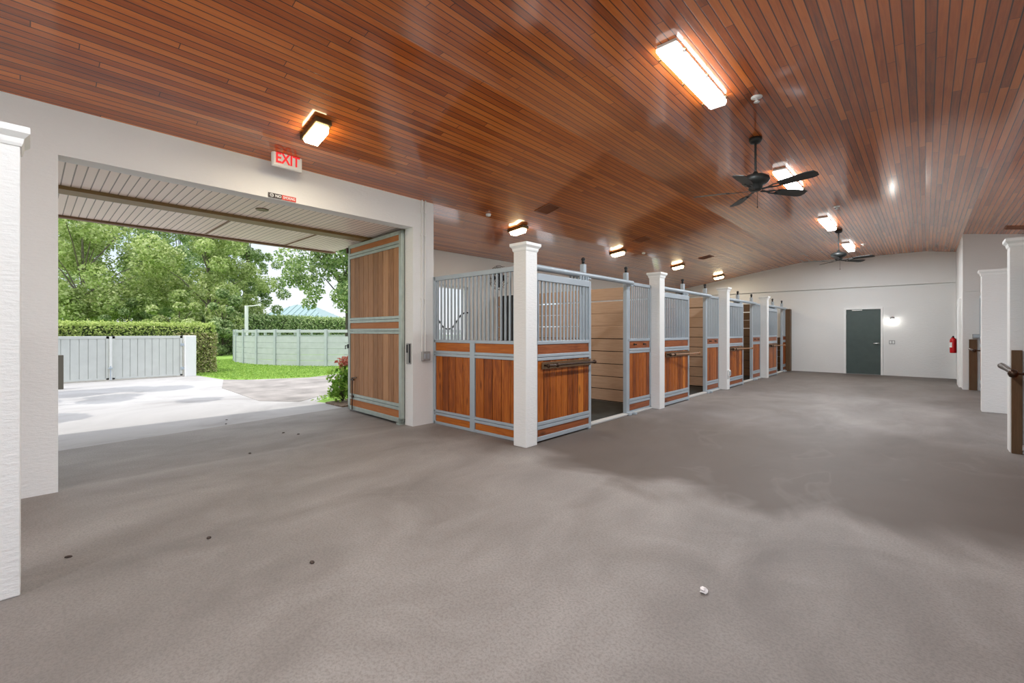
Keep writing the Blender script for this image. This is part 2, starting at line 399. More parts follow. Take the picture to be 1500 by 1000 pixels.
for a, b in ((YB, YB + .4), (4.0, 7.95), (11.45, 11.75), (15.2, YF)): w.box(XR, XR + .2, a, b, 0, 4)
w.box(XR, XR + .2, YB, 4.0, 3.09, 4); w.box(XR, XR + .2, 4.0, 7.95, 3.0, 4); w.box(XR, XR + .2, 11.45, YF, 3.0, 4)
w.box(.93, XR, 7.80, 7.94, 0, 4); w.box(1.75, XR, 11.36, 11.53, 0, 4); w.box(2.5, 2.65, 7.94, 11.36, 3.25, 4)
struct('wall_right', w, M['stucco'])  # unseen wall, openings widened to let in more daylight
# full-height block at the far right
w = MB(); w.box(.66, XR, 15.40, YF + .03, 2.38, 4.0); w.box(.66, XR, 15.43, 17.02, 0, 2.38); w.box(.80, XR, 17.02, YF + .03, 0, 2.38); w.box(.66, .80, 18.62, YF + .03, 0, 2.38); w.box(.66, .8, 17.02, 18.62, 2.17, 2.38)
struct('wall_block', w, M['stucco'])
o = struct('door_2', MB().box(.69, .74, 17.06, 18.6, .01, 2.16), M['green_door'], .004)
t = MB(); t.box(.615, .66, 16.0, 16.95, 0, 2.25); t.box(.64, .66, 16.95, 17.04, 0, 2.25)
struct('trim_1', t, M['white_paint'])
# green man-door in the far wall
o = struct('door_1', MB().box(-1.975, -1.07, YF + .04, YF + .085, .008, 2.15), M['green_door'], .004)
f = MB(); f.box(-2.035, -1.975, YF - .012, YF + .12, 0, 2.205); f.box(-1.07, -1.015, YF - .012, YF + .12, 0, 2.205); f.box(-1.975, -1.07, YF - .012, YF + .12, 2.15, 2.205)
f.build('door_frame', M['white_paint'], o)
h = MB(); h.lathe([(.032, 0), (.032, .02), (.016, .024), (.014, .06)], (0, 0, 0), 14, 'Y')
h.v = [(x - 1.135, YF + .04 - y, z + 1.03) for x, y, z in h.v]
h.tube([(-1.135, YF - .015, 1.03), (-1.19, YF - .018, 1.03), (-1.255, YF - .012, 1.025)], [.013, .013, .010], 8)
h.build('door_handle', M['chrome'], o)
MB().box(-1.82, -1.545, YF + .005, YF + .04, 2.105, 2.135, .004).build('door_closer', M['plastic_white'], o)
for z in (.22, 1.07, 1.93): MB().tube([(-1.978, YF + .03, z - .055), (-1.978, YF + .03, z + .055)], .012, 8).build('hinge', M['black'], o)

# soffit outside the big doorway
s_ = MB(); s_.box(-8.72, -5.77, -5.2, 4.10, 2.985, 3.10)
struct('ceiling_porch', s_, M['soffit'])
struct('trim_2', MB().box(-7.10, -6.86, -5.2, 4.10, 2.945, 2.985), M['soffit_beam'])
struct('trim_3', MB().box(-7.16, -7.10, -5.2, 4.10, 2.955, 2.985), plain('mossy_pale_trim', (.48, .44, .36), .7, 0, .12, 12))
fm = MB(); fm.box(-8.70, -8.60, -5.2, 4.10, 2.955, 2.985); fm.box(-8.78, -8.72, -5.2, 4.2, 2.985, 3.16)
struct('trim_4', fm, M['fascia'])
struct('trim_5', MB().box(-8.60, -7.16, 1.93, 1.955, 2.972, 2.986), M['fascia'])
struct('trim_6', MB().box(-8.60, -7.16, 3.16, 3.185, 2.972, 2.986), M['fascia'])
t = thing('ceiling_spotlight', (-6.3, 2.05, 2.985), 'small round brass recessed light set in the tan porch soffit', 'light')
MB().lathe([(.045, -.004), (.072, -.010), (.078, 0), (.06, .001)], (0, 0, 0), 24).build('trim_ring', M['brass'], t)
MB().lathe([(.001, -.0035), (.046, -.0035), (.046, 0)], (0, 0, 0), 24).build('lens', M['soffit_beam'], t)

# windows of the stalls
for k, (a, b) in enumerate(WIN):
    f = MB(); x0, x1 = XBK - .14, XBK - .06
    f.box(x0, x1, a, a + .05, 1.12, 2.43); f.box(x0, x1, b - .05, b, 1.12, 2.43); f.box(x0, x1, a, b, 2.38, 2.43); f.box(x0, x1, a, b, 1.12, 1.17)
    struct('window_%d' % (k + 1), f, M['white_paint'])

# ------------------------------------------------------------------ pillars
def pillar(x0, x1, y0, y1, label, h=2.484):
    cx, cy = (x0 + x1) / 2, (y0 + y1) / 2
    t = thing('pillar', (cx, cy, 0), label, 'pillar', 'white square pillars along the aisle')
    o = MB().box(x0 - cx, x1 - cx, y0 - cy, y1 - cy, 0, h - .05).build('shaft', M['stucco'], t, bevel=.006)
    a, b = (x1 - x0) / 2, (y1 - y0) / 2
    cp = MB()
    lv = [(0.004, h - .10), (.010, h - .085), (.014, h - .06), (.034, h - .035), (.036, h - .032), (.036, h)]
    vs = []
    for d, z in lv: vs += [(-a - d, -b - d, z), (a + d, -b - d, z), (a + d, b + d, z), (-a - d, b + d, z)]
    fs = [(i * 4 + k, i * 4 + (k + 1) % 4, i * 4 + 4 + (k + 1) % 4, i * 4 + 4 + k) for i in range(len(lv) - 1) for k in range(4)]
    cp.add(vs, fs + [(3, 2, 1, 0), tuple(len(vs) - 4 + k for k in range(4))]).build('cap', M['white_paint'], t)
    return t
PX = (-3.735, -3.53)
PY = [4.17, 7.855, 11.58, 15.30]
pillar(PX[0], PX[1], -.24, -.03, 'tall white square pillar beside the left edge of the wide doorway')
pillar(*PX, PY[0] - .105, PY[0] + .105, 'white square pillar at the front corner of the nearest stall')
pillar(*PX, PY[1] - .105, PY[1] + .105, 'white square pillar between the nearest stall and the second stall')
p3 = pillar(*PX, PY[2] - .105, PY[2] + .105, 'white square pillar with a small outlet box low on its side')
pillar(*PX, PY[3] - .105, PY[3] + .105, 'farthest white square pillar, before the last stall of the row')
pillar(.715, .925, 7.735, 7.945, 'white square pillar clad with a dark brown board, across the aisle from the stall row')
pillar(.72, 1.75, 11.34, 11.55, 'broad bright white pillar across the aisle, behind the brown-clad one')
t = thing('outlet_box', (-3.525, PY[2] - .01, .40), 'small white outlet box with cover low on the third stall pillar', 'outlet')
MB().box(0, .035, -.06, .06, -.075, .075, .006).build('box', M['plastic_white'], t); MB().box(.035, .05, -.04, .04, -.05, .05, .004).build('cover', M['steel'], t)

# ------------------------------------------------------------------ stall row
def boards(mb, a0, a1, b0, b1, d0, d1, n, gap=.008, ax='Y'):
    """n upright boards across a0..a1 (axis ax), heights b0..b1, depth d0..d1"""
    wdt = (a1 - a0) / n; dm = (d0 + d1) / 2
    if ax == 'Y': mb.box(dm - .004, dm + .004, a0, a1, b0, b1)
    else: mb.box(a0, a1, dm - .004, dm + .004, b0, b1)
    mb.dark = [len(mb.f) - 6 + k for k in range(6)]  # thin dark core paints the shade between boards
    for k in range(n):
        u, v = a0 + k * wdt + gap / 2, a0 + (k + 1) * wdt - gap / 2
        if ax == 'Y': mb.box(d0, d1, u, v, b0, b1, .004)
        else: mb.box(u, v, d0, d1, b0, b1, .004)
    return mb
def rail2(mb, a0, a1, z0, z1, d0, d1, ax='Y'):
    """two square tubes on top of one another"""
    zm = (z0 + z1) / 2
    for u, v in ((z0, zm - .003), (zm + .003, z1)):
        if ax == 'Y': mb.box(d0, d1, a0, a1, u, v, .005)
        else: mb.box(a0, a1, d0, d1, u, v, .005)
Z = dict(b=(.02, .075), w0=(.075, .165), r0=(.165, .26), w1=(.26, 1.034), r1=(1.034, 1.117), w2=(1.117, 1.24), r2=(1.24, 1.285))

def stall_door(loc, label, tilt=0):
    t = thing('stall_door', loc, label, 'stall door', 'sliding stall doors')
    W = 1.27; d = .024
    f = MB()
    f.box(-d, d, 0, .045, .02, 2.14, .005); f.box(-d, d, W - .05, W, .02, 2.14, .005)
    f.box(-d, d, .045, W - .05, *Z['b'], .005); rail2(f, .045, W - .05, *Z['r0'], -d, d); rail2(f, .045, W - .05, *Z['r1'], -d, d); f.box(-d, d, .045, W - .05, *Z['r2'], .005)
    f.box(-d, d, .045, W - .05, 2.05, 2.14, .005)
    f.build('door_frame', M['steel'], t)
    boards(MB(), .05, W - .055, *Z['w1'], -.014, .014, 9).build('board_panel', M['pine_b'], t)
    MB().box(-.014, .014, .05, W - .055, *Z['w2'], .003).build('cross_board', M['pine_y'], t)
    MB().box(-.014, .014, .05, W - .055, *Z['w0'], .003).build('cross_board', M['pine_y'], t)
    nb = 15
    for k in range(nb):
        y = .045 + (W - .095) * (k + .5) / nb
        MB().box(-.011, .011, y - .011, y + .011, 1.285, 2.05, .003).build('grille_bar', M['steel'], t)
    for y in (1.02, 1.085, 1.15, 1.2):
        MB().box(-.012, .012, y, y + .022, 2.14, 2.20).build('hanger', M['steel'], t)
    # blanket bar on its bronze back plate
    bk = MB().box(.024, .036, .12, W - .03, .925, 1.015, .003).build('bar_plate', M['brownboard'], t)
    mb = MB()
    for y in (.17, .36): mb.tube([(.03, y, .975), (.10, y, .972)], .014, 8); mb.lathe([(.0, -.03), (.022, -.022), (.03, 0), (.022, .022), (0, .03)], (.10, y, .972), 12)
    mb.build('bar_bracket', M['bronze'], t)
    a = tilt; bx = lambda s: (.10 + math.sin(a) * s, .36 + math.cos(a) * s, .972)
    b = MB().tube([bx(-.19 * 1), bx(0), bx(.86)], .015, 10); e = bx(.88)
    b.lathe([(0, -.03), (.022, -.022), (.03, 0), (.022, .022), (0, .03)], e, 12)
    b.build('blanket_bar', M['bar_tan'] if tilt else M['bronze'], t)
    MB().box(-.03, .03, W - .07, W - .01, -.0, .05, .006).build('guide', M['steel'], t)
    return t
def stall_front(yc, label, group='steel and pine stall fronts'):
    """fixed frame: rail, two posts with finials, fixed grille panel and curb"""
    X = -3.72
    t = thing('horse_stall', (X, yc, 0), label, 'horse stall', group)
    MB().tube([(.10, .115, 2.222), (.10, 2.72, 2.222)], .037, 14).build('door_track', M['steel'], t)
    for y in (1.40, 2.685):
        MB().box(-.035, .035, y - .035, y + .035, 0, 2.40, .006).build('post', M['steel'], t)
        MB().lathe([(.020, 2.40), (.020, 2.43), (.030, 2.435), (.016, 2.445), (.028, 2.462), (.031, 2.475), (.024, 2.492), (.008, 2.502)], (0, y, 0), 14).build('finial', M['black'], t)
    for y in (1.40, 2.685):
        MB().box(.0, .10, y - .02, y + .02, 2.17, 2.19, .003).box(.03, .12, y - .035, y + .035, 2.165, 2.185, .003).build('track_bracket', M['steel'], t)
    def panel(a, b, nb, nw, low=True):
        f = MB(); d = .024
        f.box(-d, d, a, a + .05, 0.0, 2.255, .005); f.box(-d, d, b - .04, b, 0.0, 2.255, .005)
        f.box(-d, d, a, b, 2.20, 2.255, .005); f.box(-d, d, a, b, *Z['r2'], .005)
        f.box(-d, d, a, b, 0.0, .055, .005); rail2(f, a, b, *Z['r0'], -d, d); rail2(f, a, b, *Z['r1'], -d, d)
        f.build('panel_frame', M['steel'], t)
        boards(MB(), a + .055, b - .045, *Z['w1'], -.014, .014, nw).build('board_panel', M['pine_b'], t)
        MB().box(-.014, .014, a + .055, b - .045, *Z['w2'], .003).build('cross_board', M['pine_y'], t)
        MB().box(-.014, .014, a + .055, b - .045, .06, .165, .003).build('cross_board', M['pine_y'], t)
        for k in range(nb):
            y = a + .05 + (b - a - .09) * (k + .5) / nb
            MB().box(-.011, .011, y - .011, y + .011, 1.285, 2.20, .003).build('grille_bar', M['steel'], t)
    panel(2.72, 3.575, 10, 6)
    panel(.115, 1.365, 0, 9)
    for y in (1.08, 1.16, 1.24, 1.32): MB().box(-.011, .011, y - .011, y + .011, 1.285, 2.20, .003).build('grille_bar', M['steel'], t)
    for y in (2.95, 3.3):   # small dark halter hooks on the narrow board
        MB().lathe([(.018, 0), (.018, .012), (.010, .014), (.008, .04), (.014, .045), (.012, .05)], (.014, y, 1.185), 10, 'X').build('hook', M['black'], t)
    MB().box(-.05, .06, 1.4, 3.575, 0, .03, .008).build('curb', plain('pale_curb', (.5, .5, .48), .7), t)
    MB().box(.02, .10, 2.64, 2.72, 0, .045, .008).build('floor_guide', M['steel'], t); MB().box(.05, .12, 2.80, 2.86, 0, .035, .006).build('floor_guide', M['steel'], t)
    return t
names = ['nearest', 'second', 'third', 'farthest']
f0 = stall_front(PY[0], 'steel and pine front of the nearest stall, between the first two stall pillars')
fl = ['', 'steel and pine front of the second stall, right after the second stall pillar',
      'steel and pine front of the third stall, behind the pillar with the outlet box',
      'steel and pine front of the last stall, against the far wall']
for k in (1, 2, 3): dup(f0, (-3.72, PY[k], 0), fl[k])
dl = ['sliding pine stall door with bronze blanket bar, slid open beside the front corner pillar',
      'sliding pine stall door slid open beside the second stall pillar',
      'sliding pine stall door slid open beside the pillar with the outlet box',
      'sliding pine stall door slid open beside the farthest white pillar']
stall_door((-3.60, PY[0] + .125, 0), dl[0])
d1 = stall_door((-3.60, PY[1] + .125, 0), dl[1], .16)
for k in (2, 3): dup(d1, (-3.60, PY[k] + .125, 0), dl[k])

# side panel of the nearest stall, across from pillar to wall
t = thing('stall_side_panel', (-5.57, 4.25, 0), 'wide steel and pine side panel of the nearest stall, between wall end and corner pillar', 'stall panel')
x0, x1 = .0, 1.84; d = .024; f = MB()
f.box(x0, x0 + .06, -d, d, 0, 2.245, .005); f.box(x1 - .04, x1, -d, d, 0, 2.245, .005); e = x0 + .03; f.box(e, x1, -d, d, 2.18, 2.245, .005)
f.box(e, x1, -d, d, *Z['r2'], .005); f.box(e, x1, -d, d, 0, .04, .005); rail2(f, e, x1, .135, .215, -d, d, 'X'); rail2(f, e, x1, *Z['r1'], -d, d, 'X')
f.box(.85, .95, -d - .004, d, 0, 1.245, .005)
f.build('panel_frame', M['steel'], t)
for a, b in ((.065, .845), (.955, x1 - .045)):
    boards(MB(), a, b, .215, 1.034, -.014, .014, 5, ax='X').build('board_panel', M['pine_b'], t)
    MB().box(a, b, -.014, .014, *Z['w2'], .003).build('cross_board', M['pine_x'], t)
    MB().box(a, b, -.014, .014, .04, .135, .003).build('cross_board', M['pine_x'], t)
for k in range(22):
    x = .06 + (x1 - .10) * (k + .5) / 22
    MB().box(x - .0125, x + .0125, -.0125, .0125, 1.285, 2.18, .003).build('grille_bar', M['steel'], t)

# plank partitions between the stalls
pl = ['tan plank partition seen through the open door of the nearest stall',
      'tan plank partition seen through the open door of the second stall',
      'dark brown plank partition with pale gaps seen through the open door of the third stall']
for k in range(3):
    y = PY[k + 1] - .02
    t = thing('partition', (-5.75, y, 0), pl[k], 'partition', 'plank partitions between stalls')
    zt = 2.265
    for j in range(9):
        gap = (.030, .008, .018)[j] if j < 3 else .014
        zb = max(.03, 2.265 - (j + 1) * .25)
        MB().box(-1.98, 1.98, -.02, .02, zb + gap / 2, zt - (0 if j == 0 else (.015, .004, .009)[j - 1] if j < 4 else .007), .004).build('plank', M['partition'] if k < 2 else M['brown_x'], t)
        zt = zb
    MB().box(-1.97, 1.97, .021, .029, .03, 1.5, .002).build('gap_shade_sheet', M['groove_shade'], t)  # added dark sheet standing in for shade in the plank gaps
    for x in (-1.93, 0, 1.97): MB().box(x - .03, x + .03, .03, .06, .0, 2.26, .004).build('upright', M['steel'], t)
for k in range(4):
    y0 = PY[k] + .09 if k else 4.29; y1 = (PY[k + 1] - .05) if k < 3 else YF - .02
    tag(MB().box(-7.74, -3.80, y0, y1, .001, .018, .004).build('stall_mat', M['rubber'], off=(-5.7, (y0 + y1) / 2, 0)),
        'black rubber mat on the floor of the %s stall' % ['nearest', 'second', 'third', 'farthest'][k], 'mat', 'rubber mats in the stalls')
# dark kick boards and end post at the far wall
t = thing('kick_wall', (-5.8, YF - .02, 0), 'dark brown kick boards low on the far wall inside the last stall', 'boards')
for j in range(5): MB().box(-1.9, 2.02, -.03, .02, .03 + j * .235, .03 + j * .235 + .228, .004).build('plank', M['brownboard'], t)
tag(MB().box(-3.70, -3.56, YF - .28, YF - .01, 0, 2.22, .006).build('end_post', M['brownboard'], off=(-3.63, YF - .1, 0)), 'dark brown wooden end post where the stall row meets the far wall', 'post')
# yoke gate in the window of the nearest stall, fan and black grille on the wall there
yk = thing('window_yoke', (XBK + .03, 6.4, 1.14), 'dark curved yoke bar guarding the window inside the nearest stall', 'window guard')
pts = [(0, -.46, .62), (0, -.38, .50), (0, -.26, .36), (0, -.13, .31), (0, 0, .36), (0, .12, .50), (0, .24, .64), (0, .36, .70), (0, .48, .70)]
MB().tube(pts, .017, 8).build('yoke_bar', M['black'], yk)
for (a, y, z) in pts[1:-1]:
    MB().tube([(0, y, 0.02), (0, y, z)], .008, 6).build('yoke_upright', M['steel'], yk)
fn = thing('stall_fan', (-7.40, 7.50, 2.68), 'round black cage fan high in the corner of the nearest stall', 'fan', rz=-PI / 2)
cg = MB()
for r in (.06, .12, .18, .24, .28): cg.tube([(.0, r * math.cos(a), r * math.sin(a)) for a in np.linspace(0, 2 * PI, 25)], .005, 5, False)
for k in range(12):
    a = k * PI / 6; cg.tube([(.03, .03 * math.cos(a), .03 * math.sin(a)), (.03, .27 * math.cos(a), .27 * math.sin(a)), (-.09, .29 * math.cos(a), .29 * math.sin(a))], .005, 5)
cg.build('cage', M['black'], fn)
bl = MB()
for k in range(4):
    a = k * PI / 2; bl.prism([(.03 * math.cos(a), .03 * math.sin(a)), (.24 * math.cos(a - .35), .24 * math.sin(a - .35)), (.25 * math.cos(a + .3), .25 * math.sin(a + .3))], -.05, -.04, 'X')
bl.build('blade', M['black'], fn)
MB().lathe([(.06, -.22), (.07, -.2), (.07, -.07), (.04, -.05)], (0, 0, 0), 14, 'X').tube([(-.2, 0, 0), (-.30, 0, 0)], .02, 8).build('motor', M['black'], fn)
hr = thing('hay_rack', (-7.36, 7.81, 1.12), 'black wall rack with pale studs inside the nearest stall, behind the corner pillar', 'rack', rz=-PI / 2)
hb = MB().box(0, .04, -.2, .2, 0, 1.15, .004).build('backing', M['black'], hr)
for z in (.2, .5, .8): MB().lathe([(.018, 0), (.014, .016), (.001, .02)], (.04, .12, z), 10, 'X').build('stud', M['chrome'], hr)

# right-hand side stalls
bd = tag(MB().box(.727, .812, 7.70, 7.734, .0, 1.19, .004).build('kick_board', M['brownboard'], off=(.77, 7.72, 0)), 'dark brown board covering the lower front of the right-hand aisle pillar', 'board', 'brown boards on right-hand pillars')
tag(MB().box(.765, .905, 15.385, 15.428, .0, 1.22, .004).build('kick_board', M['brownboard'], off=(.83, 15.4, 0)), 'dark brown board low on the wall block beside the far right stall', 'board', 'brown boards on right-hand pillars')
t = thing('stall_door', (.845, 7.68, 0), 'stall door at the right edge of view with a bronze blanket bar', 'stall door', rz=PI)
W = 1.3; f = MB(); d = .024
f.box(-d, d, 0, .05, .02, 2.14, .005); f.box(-d, d, W - .05, W, .02, 2.14, .005)
for a, b in (Z['b'], Z['r0'], Z['r1'], Z['r2'], (2.05, 2.14)): f.box(-d, d, .05, W - .05, a, b, .005)
f.build('door_frame', M['steel'], t)
boards(MB(), .055, W - .055, *Z['w1'], -.014, .014, 9).build('board_panel', M['pine_b'], t)
MB().box(-.014, .014, .055, W - .055, *Z['w2'], .003).build('cross_board', M['pine_y'], t)
MB().box(-.014, .014, .055, W - .055, *Z['w0'], .003).build('cross_board', M['pine_y'], t)
for k in range(15):
    y = .05 + (W - .1) * (k + .5) / 15; MB().box(-.011, .011, y - .011, y + .011, 1.285, 2.05).build('grille_bar', M['steel'], t)
mb = MB(); mb.tube([(.02, .66, .965), (.17, .66, .962)], .014, 10); mb.lathe([(0, -.045), (.03, -.035), (.043, 0), (.03, .035), (0, .045)], (.17, .66, .962), 14)
mb.build('bar_bracket', M['bronze'], t)
MB().tube([(.172, .68, .965), (.172, .10, .985), (.172, -.08, .99), (.172, -.30, .992)], [.02, .028, .034, .036], 12).build('blanket_bar', M['bronze'], t)
MB().box(.02, .045, .02, .08, .06, .12, .004).build('latch', M['chrome'], t)
t = thing('horse_stall', (.965, 13.6, 0), 'grille and pine stall front beside the white wall block across the aisle', 'horse stall')
f = MB()
for a in (0, 1.74): f.box(-d, d, a, a + .05, 0, 2.255, .005)
for a, b in (Z['b'], Z['r0'], Z['r1'], Z['r2'], (2.20, 2.255)): f.box(-d, d, .05, 1.74, a, b, .005)
f.build('panel_frame', M['steel'], t)
boards(MB(), .055, 1.735, *Z['w1'], -.014, .014, 11).build('board_panel', M['pine_b'], t)
MB().box(-.014, .014, .055, 1.735, *Z['w2'], .003).build('cross_board', M['pine_y'], t)
for k in range(18):
    y = .06 + 1.68 * (k + .5) / 18; MB().box(-.011, .011, y - .011, y + .011, 1.285, 2.20).build('grille_bar', M['steel'], t)
mb = MB(); mb.tube([(-.02, 1.2, .97), (-.14, 1.2, .97)], .014, 8); mb.lathe([(0, -.04), (.03, -.03), (.04, 0), (.03, .03), (0, .04)], (-.14, 1.2, .97), 12)
mb.tube([(-.14, 1.2, .97), (-.19, 1.62, .99)], [.016, .03], 10); mb.build('blanket_bar', M['bronze'], t)
t = thing('junction_box', (.92, 15.40, 1.25), 'grey metal junction box on the white block above a brown board', 'electrical box')
MB().box(-.10, .05, -.05, .025, 0, .10, .006).build('box', M['plastic_grey'], t); MB().box(-.085, .035, -.056, -.05, .012, .088, .002).build('cover', M['steel'], t)

# ------------------------------------------------------------------ open barn door leaf
t = thing('barn_door', (-5.775, 3.825, 0), 'tall open barn door of upright cedar planks in a galvanised frame', 'barn door', rz=-.045)
Wd = 1.81; d = .03; f = MB()
f.box(-Wd, -Wd + .075, -d, d, .03, 2.93, .006); f.box(-.075, 0, -d, d, .03, 2.93, .006)
f.box(-Wd, 0, -d, d, 2.875, 2.93, .006); f.box(-Wd, 0, -d, d, .03, .10, .006)
for a, b in ((2.69, 2.785), (1.555, 1.645), (1.37, 1.455), (.215, .315)): rail2(f, -Wd + .07, -.07, a, b, -d, d, 'X')
f.build('door_frame', M['steel_green'], t)
for a, b in ((1.645, 2.69), (.315, 1.37)): boards(MB(), -Wd + .08, -.08, a, b, -.016, .016, 10, ax='X').build('board_panel', M['cedar_b'], t)
for a, b in ((2.785, 2.875), (1.455, 1.555), (.10, .215)): MB().box(-Wd + .08, -.08, -.016, .016, a, b, .003).build('cross_board', M['cedar_x'], t)
MB().tube([(-Wd, 0, 1.62), (-Wd - .05, 0, 1.62), (-Wd - .055, 0, 1.60), (-Wd - .055, 0, 1.36), (-Wd - .05, 0, 1.34), (-Wd, 0, 1.34)], .011, 8).build('pull_handle', M['black'], t)
MB().tube([(-Wd + .02, -.03, 1.15), (-Wd - .10, -.03, 1.155), (-Wd - .10, -.03, 1.09)], .008, 6).box(-Wd - .005, -Wd + .03, -.045, -.03, 1.11, 1.18).build('latch_hook', M['black'], t)
MB().tube([(-Wd + .20, -.045, .04), (-Wd + .20, -.045, .60)], .010, 8).tube([(-Wd + .20, -.045, .60), (-Wd + .38, -.05, .61)], .008, 6).box(-Wd + .15, -Wd + .25, -.05, -.03, .55, .58).box(-Wd + .17, -Wd + .23, -.055, -.03, .25, .29).build('cane_bolt', M['bronze'], t)
MB().box(-Wd - .03, -Wd + .02, -.05, .05, 2.80, 2.90, .006).box(-Wd - .05, -Wd, -.05, -.0, 2.87, 2.90, .004).build('roller_bracket', M['bronze'], t)
MB().box(-.11, -.02, -.05, .05, .0, .03).build('floor_block', M['steel_green'], t)
t = thing('latch_plate', (-5.665, 3.86, .92), 'grey steel latch plate set in the bright doorway jamb', 'latch')
MB().box(-.06, .06, -.012, 0, 0, .31, .004).build('plate', M['plastic_grey'], t); MB().box(-.05, -.015, -.02, -.012, .17, .29, .003).box(.02, .05, -.022, -.012, .02, .3, .003).build('strike', M['black'], t)

# ------------------------------------------------------------------ wall fittings
t = thing('outlet_box', (-5.57, 4.075, 1.035), 'grey double outlet box at the bottom of the conduits on the wall end', 'outlet')
MB().box(0, .05, -.07, .07, -.07, .07, .006).build('box', M['plastic_grey'], t)
for y in (-.03, .03): MB().box(.05, .058, y - .022, y + .022, -.04, .04, .004).build('cover', M['steel'], t)
for y, lb in ((4.015, 'slim white conduit pipe on the wall end, the one nearer the doorway'), (4.075, 'slim white conduit pipe on the wall end, running down to the outlet box')):
    t = thing('conduit', (-5.555, y, 0), lb, 'conduit', 'conduits on the wall end')
    zz = 1.10 if y > 4.05 else 1.10
    MB().tube([(0, 0, zz), (0, 0, 3.39)], .011, 8).build('pipe', M['stucco'], t)
    for z in (1.9, 2.85, 3.2): MB().box(-.012, .006, -.022, .022, z - .012, z + .012, .002).build('clip', M['stucco'], t)
# EXIT sign hanging under the ceiling over the doorway
t = thing('exit_sign', (-5.36, 2.012, 3.265), 'white EXIT sign with red letters above the wide doorway', 'sign')
MB().box(-.045, .0, -.165, .165, 0, .19, .012).build('housing', M['plastic_white'], t)
MB().box(-.035, -.005, -.07, .07, .19, zc(-5.36, 2.012) - 3.266, .004).build('canopy', M['plastic_white'], t)
MB().box(0, .006, -.152, .152, .012, .178, .004).build('face', M['plastic_white'], t)
text('lettering', 'EXIT', .165, M['exit_red'], t, (.0075, .0, .095), (PI / 2, 0, PI / 2), .002, .78, .004)
# NO SMOKING strip
t = thing('no_smoking_sign', (-5.567, 2.03, 2.985), 'narrow NO SMOKING sign just above the doorway lintel', 'sign')
MB().box(0, .004, -.155, -.005, -.028, .028).build('black_panel', M['noir'], t)
MB().box(0, .004, -.005, .155, -.028, .028).build('red_panel', M['sign_red'], t)
text('lettering', 'NO', .042, M['sign_white'], t, (.0045, -.045, 0), (PI / 2, 0, PI / 2), .0008, 1.0, .0006)
text('lettering', 'SMOKING', .042, M['sign_white'], t, (.0045, .076, 0), (PI / 2, 0, PI / 2), .0008, .72, .0006)
ic = MB().tube([(.006, -.118 + .018 * math.cos(a), .018 * math.sin(a)) for a in np.linspace(0, 2 * PI, 17)], .003, 5, False); ic.box(.004, .007, -.13, -.106, -.003, .003)
ic.build('symbol', M['sign_white'], t)
# far wall lamp, switch, extinguisher
t = thing('wall_lamp', (-.785, YF + .03, 1.84), 'small grey jar lamp glowing on the far wall beside the green door', 'lamp')
MB().lathe([(.055, 0), (.055, .02), (.03, .03), (.025, .08)], (0, 0, 0), 14, 'Y').build('backplate', M['plastic_grey'], t)
for ch in t.children: ch.scale = (1, -1, 1)
MB().lathe([(.045, -.015), (.06, 0), (.055, .04), (.03, .06), (.0, .062)], (0, -.09, -.02), 14).build('hood', M['plastic_grey'], t)
MB().lathe([(.001, -.115), (.028, -.105), (.04, -.07), (.038, -.016)], (0, -.09, -.02), 14).build('jar', M['jar_glow'], t)
t = thing('switch_plate', (-.793, YF + .03, 1.07), 'grey double switch plate on the far wall below the lamp', 'switch')
MB().box(-.075, .075, -.014, 0, -.06, .06, .004).build('plate', M['plastic_grey'], t)
for x in (-.035, .035): MB().box(x - .024, x + .024, -.02, -.014, -.04, .04, .003).build('rocker', M['plastic_white'], t)
t = thing('fire_extinguisher', (.575, 17.9, .80), 'red fire extinguisher hanging on the white side wall near the far corner', 'fire extinguisher')
MB().lathe([(.06, 0), (.072, .01), (.074, .03), (.074, .36), (.066, .40), (.03, .43), (.022, .445)], (0, 0, 0), 20).build('cylinder', M['red'], t)
MB().lathe([(.02, .44), (.022, .47), (.012, .48)], (0, 0, 0), 12).box(-.015, .015, -.10, .02, .475, .487, .003).box(-.012, .012, -.09, .01, .455, .463, .003).build('valve_handle', M['black'], t)
MB().tube([(0, .02, .46), (-.03, .08, .44), (-.04, .095, .3), (-.04, .092, .1)], [.01, .011, .011, .014], 8).build('hose', M['black'], t)
lb = MB()
for k in range(8):
    a0 = PI + .1 + k * .14; a1 = a0 + .14; r = .0752
    lb.add([(r * math.cos(a0), r * math.sin(a0), .16), (r * math.cos(a1), r * math.sin(a1), .16), (r * math.cos(a1), r * math.sin(a1), .30), (r * math.cos(a0), r * math.sin(a0), .30)], [(0, 1, 2, 3)])
lb.build('label_band', M['paper'], t)
MB().box(.072, .086, -.03, .03, .1, .42).build('wall_bracket', M['steel'], t)

